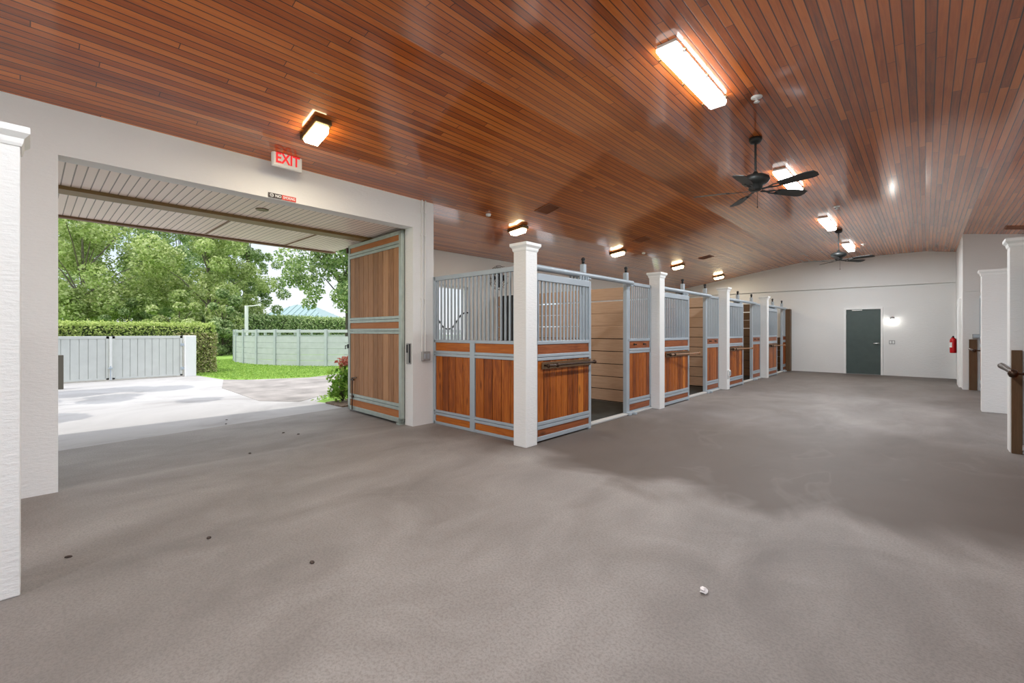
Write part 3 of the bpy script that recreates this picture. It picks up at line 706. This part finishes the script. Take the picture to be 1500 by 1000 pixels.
# ------------------------------------------------------------------ ceiling fixtures
def fluor(y0, label):
    t = thing('ceiling_light', (-1.63, y0, 3.88), label, 'light', 'long fluorescent ceiling lights')
    MB().box(-.085, .085, .0, 1.30, -.03, 0, .006).build('housing', M['plastic_white'], t)
    a = .09; pr = [(-a, -.028), (-a, -.058), (-a * .82, -.085), (a * .82, -.085), (a, -.058), (a, -.028)]
    lens = MB().prism(pr, .03, 1.27, 'Y'); lens.build('diffuser', M['tube_glow'], t)
    for y in (.0, 1.27): MB().prism([(x, z) for x, z in pr], y, y + .03, 'Y').build('end_cap', M['cap_glow'], t)
    ar = bpy.data.lights.new('fluorescent_tubes', 'AREA'); ar.shape = 'RECTANGLE'; ar.size = .15; ar.size_y = 1.2; ar.energy = 64; ar.color = (.87, .945, 1)
    ao = bpy.data.objects.new('fluorescent_tubes', ar); C.objects.link(ao); ao.parent = t; ao.location = (0, .65, -.0862)
    for y in (.12, .65, 1.18):
        for s in (-1, 1): MB().tube([(s * .080, y, -.03), (s * .125, y + .015, -.045), (s * .118, y, -.075), (s * .092, y, -.06)], .006, 6).build('clip', M['brass'], t)
    return t
ll = ['long glowing fluorescent ceiling light nearest the camera', 'long glowing fluorescent ceiling light just behind the nearer fan',
      'long glowing fluorescent ceiling light just before the far fan', 'long glowing fluorescent ceiling light beyond the far fan']
l0 = fluor(3.70, ll[0])
for k, y in enumerate((7.72, 11.62, 15.38)): dup(l0, (-1.63, y, 3.88), ll[k + 1])
dup(l0, (-1.63, -.3, 3.88), 'unseen fluorescent ceiling light added to the row above the camera')  # unseen lamps added to brighten the near end
dup(l0, (-1.63, -4.2, 3.88), 'unseen fluorescent ceiling light added to the row behind the camera')
def slope(x, y): return math.atan((zc(x + .05, y) - zc(x - .05, y)) / .1)
def small_lamp(x, y, label):
    t = thing('ceiling_lamp', (x, y, zc(x, y) - .001), label, 'lamp', 'small amber ceiling lamps')
    t.rotation_euler = (0, -slope(x, y), 0)
    MB().box(-.20, .20, -.085, .085, -.055, -.0, .008).build('housing', M['brass'], t)
    MB().prism([(-.16, -.055), (-.13, -.115), (.13, -.115), (.16, -.055)], -.068, .068, 'Y').build('glass', M['amber_glow'], t)
    ar = bpy.data.lights.new('lamp_bulb', 'AREA'); ar.shape = 'RECTANGLE'; ar.size = .24; ar.size_y = .12; ar.energy = 17; ar.color = (1, .88, .68)
    ao = bpy.data.objects.new('lamp_bulb', ar); C.objects.link(ao); ao.parent = t; ao.location = (0, 0, -.1165)
    return t
a0 = small_lamp(-4.74, 2.06, 'amber ceiling lamp with brass housing near the EXIT sign')
lx = -5.68
for y, lb in ((6.30, 'amber ceiling lamp above the nearest stall'), (10.05, 'amber ceiling lamp above the second stall'), (13.75, 'amber ceiling lamp above the third stall'), (17.5, 'amber ceiling lamp above the farthest stall')):
    r = dup(a0, (lx, y, zc(lx, y) - .001), lb); r.rotation_euler = (0, -slope(lx, y), 0)
def plate(name, x, y, sx, sy, label, cat, mat, grp):
    t = thing(name, (x, y, zc(x, y)), label, cat, grp); t.rotation_euler = (0, -slope(x, y), 0)
    f = MB(); e = .03
    f.box(-sx, sx, -sy, -sy + e, -.012, .0); f.box(-sx, sx, sy - e, sy, -.012, 0); f.box(-sx, -sx + e, -sy + e, sy - e, -.012, 0); f.box(sx - e, sx, -sy + e, sy - e, -.012, 0)
    f.build('frame', mat, t)
    q = MB(); n = 7
    for k in range(n):
        y0 = -sy + e + (2 * sy - 2 * e) * k / n; q.box(-sx + e, sx - e, y0, y0 + .6 * (2 * sy - 2 * e) / n, -.009, -.002)
    q.build('louvre', mat, t); return t
ventm = plain('wood_toned_vent', (.27, .085, .03), .5)
plate('ceiling_vent', -4.82, 6.13, .17, .17, 'wood-toned square ceiling vent above the nearest stall door', 'vent', ventm, 'ceiling vents')
plate('ceiling_vent', -4.87, 9.76, .17, .17, 'wood-toned square ceiling vent above the second stall door', 'vent', ventm, 'ceiling vents')
plate('ceiling_vent', -4.80, 13.68, .17, .17, 'wood-toned square ceiling vent above the third stall door', 'vent', ventm, 'ceiling vents')
plate('ceiling_vent', 1.50, 14.5, .24, .20, 'brown ceiling vent above the wall block across the aisle', 'vent', ventm, 'ceiling vents')
def smoke(x, y, r, label, disc=False):
    t = thing('sprinkler_head' if disc else 'smoke_detector', (x, y, zc(x, y)), label, 'sprinkler' if disc else 'smoke detector', 'white ceiling heads')
    if disc:
        MB().lathe([(r, 0), (r, -.008), (r * .45, -.014)], (0, 0, 0), 20).build('escutcheon', M['plastic_white'], t)
        MB().lathe([(.014, -.01), (.014, -.05), (.03, -.052), (.03, -.056), (.004, -.058)], (0, 0, 0), 12).build('deflector', M['plastic_white'], t)
    else:
        MB().lathe([(r, 0), (r, -.02), (r * .8, -.04), (r * .4, -.045)], (0, 0, 0), 20).build('body', M['plastic_white'], t)
smoke(-1.31, 5.22, .055, 'white round sprinkler head beside the nearest fluorescent light', True)
smoke(-1.29, 10.84, .055, 'white round sprinkler head just before the third fluorescent light', True)
smoke(-1.29, 16.0, .055, 'white round sprinkler head beside the farthest fluorescent light', True)
smoke(-5.45, 5.30, .045, 'small white smoke detector on the wood ceiling above the nearest stall')
smoke(-5.43, 10.95, .045, 'small white smoke detector on the wood ceiling above the second stall')

def fan(x, y, zh, label, a0):
    t = thing('ceiling_fan', (x, y, 3.88), label, 'ceiling fan', 'black ceiling fans')
    dz = zh - 3.88
    MB().lathe([(.075, 0), (.075, -.035), (.055, -.065), (.02, -.075)], (0, 0, 0), 24).build('canopy', M['fan'], t)
    MB().tube([(0, 0, -.06), (0, 0, dz + .12)], .0135, 10).build('downrod', M['fan'], t)
    MB().lathe([(.02, dz + .15), (.05, dz + .11), (.115, dz + .095), (.155, dz + .07), (.165, dz + .035), (.15, dz + .005), (.11, dz - .02), (.08, dz - .03), (.08, dz - .075), (.06, dz - .095), (.0, dz - .1)], (0, 0, 0), 28).build('motor', M['fan'], t)
    for k in range(5):
        a = a0 + k * 2 * PI / 5
        prof = [(.30, -.05), (.33, -.062), (.66, -.078), (.72, -.062), (.735, .0), (.72, .062), (.66, .078), (.33, .062), (.30, .05)]
        b = MB().prism(prof, -.004, .004, 'Z'); arm = MB()
        arm.prism([(.08, -.02), (.16, -.014), (.24, -.045), (.34, -.035), (.34, -.02), (.25, -.022), (.2, 0), (.25, .022), (.34, .02), (.34, .035), (.24, .045), (.16, .014), (.08, .02)], -.012, -.005, 'Z')
        Mx = Matrix.Translation((0, 0, dz - .085)) @ Matrix.Rotation(a, 4, 'Z') @ Matrix.Rotation(math.radians(-13), 4, 'X')
        for q in (b, arm): q.v = [tuple(Mx @ Vector(v)) for v in q.v]
        o = b.build('blade', M['fan'], t); arm.build('blade_iron', M['fan'], o)
    pc = MB().tube([(.03, -.03, dz - .09), (.03, -.03, dz - .30)], .0025, 5); pc.lathe([(.001, dz - .33), (.008, dz - .32), (.007, dz - .305), (.001, dz - .295)], (.03, -.03, 0), 8)
    pc.build('pull_chain', M['bronze'], t)
    return t
fan(-1.60, 6.32, 3.30, 'black five-blade ceiling fan hanging between the first two fluorescent lights', math.radians(-18))
fan(-1.56, 13.43, 3.24, 'black five-blade ceiling fan hanging before the far wall', math.radians(-18))

# ------------------------------------------------------------------ outdoors
struct('ground', MB().prism([(-140, -90), (60, -90), (60, 120), (-140, 120)], -.6, -.30), M['lawn'])
struct('driveway', MB().prism([(-7.47, .05), (-7.96, 4.24), (-9.05, 3.95), (-10.2, 5.0), (-13.4, 6.55), (-14.0, 5.25), (-15.0, 3.95), (-17.3, 3.7), (-19.5, 3.7), (-19.5, -24), (XR + .2, -24), (XR + .2, YB), (-7.35, YB)], -.3, -.012), M['drive'])  # stretch behind the front wall is added unseen to bounce sunlight inside
struct('lawn', MB().prism([(-14.0, 5.25), (-13.4, 6.55), (-10.2, 5.0), (-9.05, 3.95), (-7.96, 4.1), (-7.96, 26), (-48, 26), (-48, 3.0), (-17.3, 3.7), (-15.0, 3.95)], -.3, -.015), M['lawn'])
struct('path', MB().prism([(-9.30, 3.72), (-10.5, 5.3), (-13.5, 8.4), (-14.6, 9.8), (-15.5, 9.2), (-14.0, 5.9), (-14.6, 4.45), (-15.2, 3.9), (-13, 3.3), (-10, 3.2)], -.2, -.006), M['dirt'])
struct('unseen_reflect_path', MB().prism([(-11.0, 6.2), (-7.96, 5.6), (-7.96, 26), (-14.9, 26), (-14.9, 9.9), (-13.6, 8.6)], -.2, -.004), M['drive'])  # added unseen paving, gives the ceiling pale reflections through the stall windows
struct('ground_right', MB().prism([(XR, -24), (40, -24), (40, 30), (XR, 30)], -.3, -.02), M['drive'])  # unseen pale concrete, bounces sunlight into the barn

def leaf_mesh(name, P, size, mat, parent=None, off=(0, 0, 0), up=.35, aspect=.55, nrm=None):
    """each row of P is a leaf: a folded rhombus with its own orientation"""
    n = len(P); P = np.asarray(P) - np.asarray(off)
    d = rng.normal(size=(n, 3)); d /= np.linalg.norm(d, axis=1)[:, None]
    nn = rng.normal(size=(n, 3)) * .8 + (np.array([0, 0, up * 2]) if nrm is None else nrm)
    nn /= np.linalg.norm(nn, axis=1)[:, None]
    d = d - nn * (d * nn).sum(1)[:, None]; d /= np.linalg.norm(d, axis=1)[:, None]
    b = np.cross(nn, d); s = size * rng.uniform(.6, 1.35, size=(n, 1))
    V = np.empty((n, 4, 3))
    V[:, 0] = P - d * s * .5; V[:, 1] = P + b * s * .5 * aspect + nn * s * .06; V[:, 2] = P + d * s * .5; V[:, 3] = P - b * s * .5 * aspect + nn * s * .06
    me = bpy.data.meshes.new(name); me.vertices.add(n * 4); me.vertices.foreach_set('co', V.reshape(-1))
    me.loops.add(n * 4); me.loops.foreach_set('vertex_index', np.arange(n * 4, dtype=np.int32))
    me.polygons.add(n); me.polygons.foreach_set('loop_start', np.arange(0, n * 4, 4, dtype=np.int32)); me.polygons.foreach_set('loop_total', np.full(n, 4, dtype=np.int32))
    me.update(calc_edges=True); me.materials.append(mat)
    o = bpy.data.objects.new(name, me); C.objects.link(o)
    if parent: o.parent = parent
    return o
def blob_points(blobs, n):
    w = np.array([r ** 2 for _, r in blobs]); w = w / w.sum(); out = []; no = []
    for (c, r), k in zip(blobs, rng.multinomial(n, w)):
        d = rng.normal(size=(k, 3)); d /= np.linalg.norm(d, axis=1)[:, None]
        rr = r * rng.uniform(.62, 1.06, size=(k, 1)) ; out.append(np.array(c) + d * rr * np.array([1, 1, .85])); no.append(d * .7)
    return np.concatenate(out), np.concatenate(no) + np.array([0, 0, .4])
def tree(x, y, h, R, zlow, n, leaf, mat, bark, label, name='tree', nb=95, grp='trees beyond the yard', squash=1.0, trunk_r=.14):
    t = thing(name, (x, y, -.02), label, 'tree', grp)
    blobs = []
    for k in range(nb):
        u = random.random(); z = zlow + (h - zlow) * u
        prof = math.sin(PI * min(1, max(.06, (.16 + u * .84)))) ** .7 * R
        a = random.random() * 2 * PI; q = prof * math.sqrt(random.random()) * .95
        blobs.append(((q * math.cos(a), q * math.sin(a) * squash, z), random.uniform(.12, .25) * R * .9))
    P, nn = blob_points(blobs, int(n * 2.9))
    leaf_mesh('foliage', P, leaf, mat, t, nrm=nn)
    tr = MB(); hh = h * .7
    tr.tube([(0, 0, 0), (.05, .03, hh * .3), (-.08, .05, hh * .65), (0, 0, hh)], [trunk_r, trunk_r * .85, trunk_r * .6, trunk_r * .2], 10)
    for (c, r) in blobs[:14]:
        z0 = min(hh * .92, max(zlow * .6, c[2] * .55)); tr.tube([(0, 0, z0), (c[0] * .5, c[1] * .5, z0 + (c[2] - z0) * .6), c], [trunk_r * .4, trunk_r * .22, .012], 6)
    tr.build('trunk', bark, t)
    return t
F_ = 655.; TH = math.atan(606 / 655.)
def at(px, D):
    u = (px - 750) / F_
    return D * (-math.sin(TH) + u * math.cos(TH)), D * (math.cos(TH) + u * math.sin(TH))
T = [(120, 27, 11.5, 4.6, 2.2, 11000, .20, 'leaf_light', 'pale yellow-green leafy tree behind the clipped hedge, beside the doorway jamb'),
     (215, 34, 13.0, 4.8, 2.0, 10000, .20, 'leaf_mid', 'mid-green tree with open sky gaps behind the grey gate'),
     (305, 29, 11.5, 4.0, 1.6, 12500, .19, 'leaf_light', 'large leafy green tree behind the hedge end'),
     (362, 34.5, 11.0, 2.7, 1.2, 8000, .19, 'leaf_mid', 'green tree behind the white light pole, beside the sky gap'),
     (508, 25, 8.8, 3.6, 2.9, 8500, .18, 'leaf_mid', 'spreading green tree above the round pen, beside the barn door edge'),
     (262, 41, 14.0, 5.0, 2.0, 9000, .24, 'leaf_mid', 'tall dense green tree farthest back, between the pale tree and the large leafy one'),
     (60, 33, 11.0, 4.0, 1.5, 6000, .21, 'leaf_mid', 'green tree behind the doorway jamb')]
for px, D, h, R, zl, n, lf, mt, lb in T:
    x, y = at(px, D); tree(x, y, h, R, zl, n, lf, M[mt], M['bark'] if mt == 'leaf_mid' else M['bark_grey'], lb)
U = [(110, 25.5, 3.6, 1.7, 'leafy shrub behind the hedge, below the pale tree'), (185, 27, 3.4, 2.0, 'dark leafy shrub behind the hedge, above the gate post'),
     (262, 26, 3.6, 1.9, 'broad leafy shrub behind the hedge and the gate pier'), (325, 27, 3.8, 1.6, 'leafy shrub behind the end of the clipped hedge')]
for k, (px, D, h, R, lb) in enumerate(U):
    x, y = at(px, D); tree(x, y, h, R, .35, 4200, .17, M['leaf_mid'] if k % 2 else M['leaf_light'], M['bark'], lb, 'shrub', 18, 'shrubs behind the hedge', trunk_r=.07)
# tree standing outside the doorway whose branches shade the drive
tree(-13.2, -2.6, 8.5, 3.4, 4.2, 7500, .22, M['leaf_mid'], M['bark'], 'tree beside the drive shading the concrete before the gate', nb=22, grp=None, trunk_r=.16)

def hedge(x0, x1, y0, y1, h, n, leaf, mat, name, label, core=True, dryend=False, grp=None):
    cx, cy = (x0 + x1) / 2, (y0 + y1) / 2
    t = thing(name, (cx, cy, -.02), label, 'hedge', grp)
    A = [((y1 - y0) * h, 'x'), ((y1 - y0) * (x1 - x0), 'z'), ((x1 - x0) * h, 'y')]
    pts = []; nn = []
    tot = sum(a for a, _ in A)
    for a, k in A:
        m = int(n * a / tot); u, v = rng.random((2, m)); s = rng.normal(0, leaf * .55, m)
        if k == 'x': pts.append(np.stack([x1 + s, y0 + u * (y1 - y0), v * h], 1)); nn.append(np.tile([1., 0, .4], (m, 1)))
        if k == 'z': pts.append(np.stack([x0 + v * (x1 - x0), y0 + u * (y1 - y0), h + s], 1)); nn.append(np.tile([0, 0, 1.], (m, 1)))
        if k == 'y':
            e = np.stack([x0 + u * (x1 - x0), y1 + s, v * h], 1)
            pts.append(e); nn.append(np.tile([0, 1., .3], (m, 1)))
            e2 = np.stack([x0 + u * (x1 - x0), y0 + s, v * h], 1); pts.append(e2); nn.append(np.tile([0, -1., .3], (m, 1)))
    leaf_mesh('foliage', np.concatenate(pts), leaf, mat, t, off=(cx, cy, 0), nrm=np.concatenate(nn))
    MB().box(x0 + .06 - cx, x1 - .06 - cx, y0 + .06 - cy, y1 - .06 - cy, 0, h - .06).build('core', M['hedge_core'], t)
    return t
hg = hedge(-19.4, -18.0, -9, 4.35, 1.66, 44000, .075, M['leaf_hedge'], 'hedge', 'clipped yellow-green hedge behind the grey gate')
m = 2600; u, v = rng.random((2, m))
leaf_mesh('bare_side', np.stack([-17.97 + rng.normal(0, .04, m), 3.2 + u * 1.2, .05 + v * 1.35], 1), .07, M['leaf_dry'], hg, off=(-18.7, (-9 + 4.35) / 2, 0))
m = 900; u, v = rng.random((2, m))
leaf_mesh('bare_side', np.stack([-18.9 + u * .9, 4.40 + rng.normal(0, .04, m), .05 + v * 1.3], 1), .07, M['leaf_dry'], hg, off=(-18.7, (-9 + 4.35) / 2, 0))
hx, hy = at(420, 34)
hd = hedge(hx - 1.6, hx + 1.2, hy - 7, hy + 9, 2.45, 22000, .17, M['leaf_mid'], 'hedge', 'tall dark green hedge behind the round pen'); hd.rotation_euler = (0, 0, .38)

# gate
t = thing('yard_gate', (-17.35, 1.6, 0), 'pale grey-green double gate of ribbed sheets across the concrete drive', 'gate')
def leafgate(y0, y1):
    f = MB(); f.box(-.03, .03, y0, y1, 1.20, 1.28, .006); f.box(-.03, .03, y0, y0 + .07, .02, 1.28, .006); f.box(-.03, .03, y1 - .07, y1, .02, 1.28, .006); f.box(-.03, .03, y0, y1, .02, .07, .006)
    f.build('gate_frame', M['gate'], t)
    n = int((y1 - y0 - .14) / .17); s = MB(); wd = (y1 - y0 - .14) / n
    for k in range(n):
        a = y0 + .07 + k * wd; s.box(-.006, .016, a, a + wd - .014, .05, 1.22, .003); s.box(-.012, -.002, a + wd - .014, a + wd, .05, 1.22)
    s.build('ribbed_sheet', M['gate'], t)
leafgate(.04, 1.72); leafgate(-1.8, -.02); leafgate(-3.6, -1.84)
MB().box(.04, .10, -.02, .04, .0, 1.27, .006).build('gate_post', plain('pale_post_paint', (.72, .72, .68), .5), t)
MB().tube([(.13, .0, .02), (.13, .0, .42)], .012, 8).box(.09, .16, -.05, .05, .34, .37).build('drop_bolt', M['steel'], t)
for z in (.25, 1.0): MB().box(.02, .06, 1.66, 1.76, z - .04, z + .04, .004).build('hinge', M['steel'], t)
t = tag(MB().box(-17.52, -17.20, 3.36, 3.66, -.02, 1.285, .02).build('gate_pier', M['stucco'], off=(-17.35, 3.5, 0)), 'pale stucco gate pier at the end of the grey gate, beside the hedge', 'pier')
tag(MB().box(-15.73, -15.60, .46, .585, -.02, .83, .012).build('bollard', plain('brown_post_paint', (.10, .085, .06), .6), off=(-15.67, .52, 0)), 'short dark brown post on the drive beside the doorway jamb', 'post')
# round pen
ox, oy, R = -22.5, 13.55, 7.1
t = thing('round_pen', (ox, oy, -.02), 'round riding pen fence of pale green boards on the lawn', 'fence')
n = 38
for k in range(n):
    a = 2 * PI * k / n - .03; b = a + 2 * PI / n
    p0 = Vector((R * math.cos(a), R * math.sin(a), 0)); p1 = Vector((R * math.cos(b), R * math.sin(b), 0))
    MB().box(-.06, .06, -.055, .055, 0, 1.53, .006)
    q = MB().box(-.06, .06, -.055, .055, 0, 1.53, .006); Mx = Matrix.Translation(p0) @ Matrix.Rotation(a, 4, 'Z'); q.v = [tuple(Mx @ Vector(v)) for v in q.v]
    q.build('post', M['penpost'], t)
    mid = (p0 + p1) / 2; ln = (p1 - p0).length / 2; Mx = Matrix.Translation(mid) @ Matrix.Rotation((a + b) / 2, 4, 'Z')
    q = MB()
    for z0, z1 in ((.02, .25), (.262, .49), (.502, .73), (.742, .97), (.982, 1.20), (1.205, 1.235), (1.39, 1.51)): q.box(-.02, .02, -ln + .02, ln - .02, z0, z1, .004)
    q.v = [tuple(Mx @ Vector(v)) for v in q.v]; q.build('board_panel', M['pen'], t)
# light pole
x, y = at(361, 27.2)
t = thing('light_pole', (x, y, -.02), 'slim pale light pole standing behind the round pen', 'pole')
MB().tube([(0, 0, 0), (0, 0, 3.02)], .105, 10).build('pole', M['plastic_white'], t)
dx, dy = math.cos(TH), math.sin(TH)
MB().tube([(0, 0, 2.98), (dx * .4, dy * .4, 3.0), (dx * .9, dy * .9, 3.07)], .028, 8).build('arm', M['plastic_white'], t)
# far building with a teal metal roof
x, y = at(444, 66)
t = thing('far_building', (x, y, 0), 'distant building with a teal metal hip roof beyond the trees', 'building', rz=.75)
MB().box(-4.6, 4.6, -4, 4, -.3, 3.2).build('wall', M['cream'], t)
rf = MB(); rv = [(-5.2, -4.7, 3.1), (5.2, -4.7, 3.1), (5.2, 4.7, 3.1), (-5.2, 4.7, 3.1), (-1.2, 0, 5.4), (1.2, 0, 5.4)]
rf.add(rv, [(0, 1, 5, 4), (1, 2, 5), (2, 3, 4, 5), (3, 0, 4), (3, 2, 1, 0)])
for k in range(13):
    x0 = -5.1 + k * .85; s = min(1, max(.05, (5.2 - abs(x0)) / 4.0))
    for sg in (-1, 1): rf.tube([(x0, sg * 4.7, 3.13), (x0, sg * 4.7 * (1 - s), 3.13 + 2.3 * s)], .04, 4)
rf.build('roof', M['teal_roof'], t)
# bush beside the barn door
t = thing('bush', (-8.62, 4.28, -.02), 'leafy green bush with reddish tips beside the open barn door', 'bush')
bl = [((0, 0, .30), .26), ((.12, .06, .48), .22), ((-.1, -.04, .52), .22), ((.1, -.1, .22), .2), ((-.18, .08, .3), .2), ((.05, .1, .64), .18), ((.25, .1, .36), .2), ((.3, .2, .58), .2)]
P, nn = blob_points(bl, 900); P = P[P[:, 2] > .03]; leaf_mesh('foliage', P, .095, M['leaf_bush'], t, nrm=nn[:len(P)])
P, nn = blob_points([((.0, .02, .80), .13), ((.16, .06, .86), .14), ((.3, .15, .82), .13)], 220); leaf_mesh('red_tips', P, .085, M['leaf_red'], t, nrm=nn)
st = MB()
for (c, r) in bl: st.tube([(0, 0, 0), (c[0] * .5, c[1] * .5, c[2] * .6), c], [.014, .011, .006], 6)
st.build('stem', M['bark'], t)
tag(MB().prism([(-8.02, 3.98), (-7.98, 5.2), (-8.9, 5.3), (-8.85, 4.5), (-8.7, 3.98)], -.03, .015).build('mulch', M['mulch']), 'brown mulch bed under the leafy bush', 'mulch', kind='stuff')
# grass on the visible lawn
def inpoly(p, poly):
    x, y = p[:, 0], p[:, 1]; c = np.zeros(len(p), bool); j = len(poly) - 1
    for i in range(len(poly)):
        xi, yi = poly[i]; xj, yj = poly[j]
        c ^= ((yi > y) != (yj > y)) & (x < (xj - xi) * (y - yi) / (yj - yi + 1e-12) + xi); j = i
    return c
poly = [(-14.0, 5.9), (-14.6, 4.5), (-15.2, 4.0), (-17.3, 3.75), (-26, 3.7), (-26, 7.5), (-22.5, 6.45), (-18, 8), (-15.5, 11), (-14.6, 9.8), (-15.5, 9.2)]
Q = np.stack([rng.uniform(-26, -13.5, 42000), rng.uniform(3.5, 11, 42000)], 1); Q = Q[inpoly(Q, poly)]
poly2 = [(-8.9, 4.05), (-9.2, 3.9), (-10.4, 5.25), (-12.5, 7.6), (-9, 9)]
Q2 = np.stack([rng.uniform(-12.6, -8.2, 6000), rng.uniform(3.9, 9, 6000)], 1); Q2 = Q2[inpoly(Q2, poly2)]; Q = np.concatenate([Q, Q2])
g = leaf_mesh('grass', np.concatenate([Q, rng.uniform(.0, .035, (len(Q), 1))], 1), .075, M['blade'], None, aspect=.25, nrm=np.tile([.8, -.3, .3], (len(Q), 1)))
tag(g, 'bright green lawn grass between the drive and the round pen', 'grass', kind='stuff')

# bits on the floor
bm = bmesh.new(); bmesh.ops.create_icosphere(bm, subdivisions=2, radius=.022)
for v in bm.verts: v.co *= random.uniform(.55, 1.25); v.co.z *= .8
bm.verts.index_update(); mb = MB().add([v.co[:] for v in bm.verts], [[v.index for v in f.verts] for f in bm.faces]); bm.free()
o = tag(mb.build('paper_scrap', M['paper']), 'small crumpled white paper scrap on the open floor', 'scrap'); o.location = (-.874, 2.461, .015)
def gp(px, py):
    u = (px - 750) / F_; k = 1.4 * F_ / (py - 486); return k * (-math.sin(TH) + u * math.cos(TH)), k * (math.cos(TH) + u * math.sin(TH))
c0 = None
for px, py in ((100, 816), (306, 788), (457, 824), (415, 634), (331, 621), (437, 636), (366, 664), (332, 615)):
    x, y = gp(px, py)
    if c0 is None:
        c0 = MB().lathe([(.002, 0), (.014, .002), (.012, .008), (.003, .011)], (0, 0, 0), 7).build('leaf_crumb', M['crumb'])
        tag(c0, 'tiny dark dry leaf crumb lying on the floor near the doorway', 'debris', 'dry leaf crumbs'); o = c0
    else: o = c0.copy(); C.objects.link(o)
    o.location = (x, y, .0); o.rotation_euler = (0, 0, px); o.scale = (1, 1.5, 1)

# ------------------------------------------------------------------ light, sky, camera
w = bpy.data.worlds.new('sky'); S.world = w; w.use_nodes = True; nt = w.node_tree
bg = nt.nodes['Background']
sky = nt.nodes.new('ShaderNodeTexSky'); sky.sky_type = 'NISHITA'; sky.sun_disc = False; sky.sun_elevation = math.radians(62); sky.sun_rotation = math.radians(150)
tc = nt.nodes.new('ShaderNodeTexCoord'); cl = noise(nt, tc.outputs['Generated'], 3.2, 6, .6, .4)
cf = ramp(nt, cl, [(.38, (0, 0, 0)), (.62, (1, 1, 1))])
hs = nt.nodes.new('ShaderNodeMix'); hs.data_type = 'RGBA'; hs.blend_type = 'MULTIPLY'; hs.inputs[0].default_value = 1
L(nt, sky.outputs[0], hs.inputs[6]); hs.inputs[7].default_value = (.17, .17, .17, 1)
spz = nt.nodes.new('ShaderNodeSeparateXYZ'); L(nt, tc.outputs['Generated'], spz.inputs[0])
skc = mixc(nt, math_n(nt, 'ADD', math_n(nt, 'MULTIPLY', cf, .45), .4), hs.outputs[2], (1.0, 1.0, 1.0))
hz = ramp(nt, spz.outputs['Z'], [(.0, (.40, .41, .44)), (.26, (.46, .47, .49)), (.5, (1.0, 1.0, 1.0)), (1, (1.25, 1.25, 1.25))])
L(nt, mixc(nt, 1.0, skc, hz, 'MULTIPLY'), bg.inputs['Color'])
bg.inputs['Strength'].default_value = 1.9
sun = bpy.data.lights.new('sun', 'SUN'); sun.energy = 1.9; sun.angle = math.radians(.6); sun.color = (1, .96, .89)
so = bpy.data.objects.new('sun', sun); C.objects.link(so)
dirv = Vector((.02, .42, -1.0)); so.rotation_euler = dirv.to_track_quat('-Z', 'Y').to_euler(); so.location = (-12, -6, 14)

cam = bpy.data.cameras.new('camera'); cam.sensor_width = 36; cam.lens = 36 * 655 / 1500; cam.shift_y = -14 / 1500; cam.clip_end = 400; cam.clip_start = .05
co = bpy.data.objects.new('camera', cam); C.objects.link(co); co.location = (0, 0, 1.4); co.rotation_euler = (PI / 2, 0, TH)
S.camera = co
S.view_settings.view_transform = 'Standard'; S.view_settings.look = 'None'; S.view_settings.gamma = 1; S.view_settings.use_curve_mapping = False
S.view_settings.exposure = .44
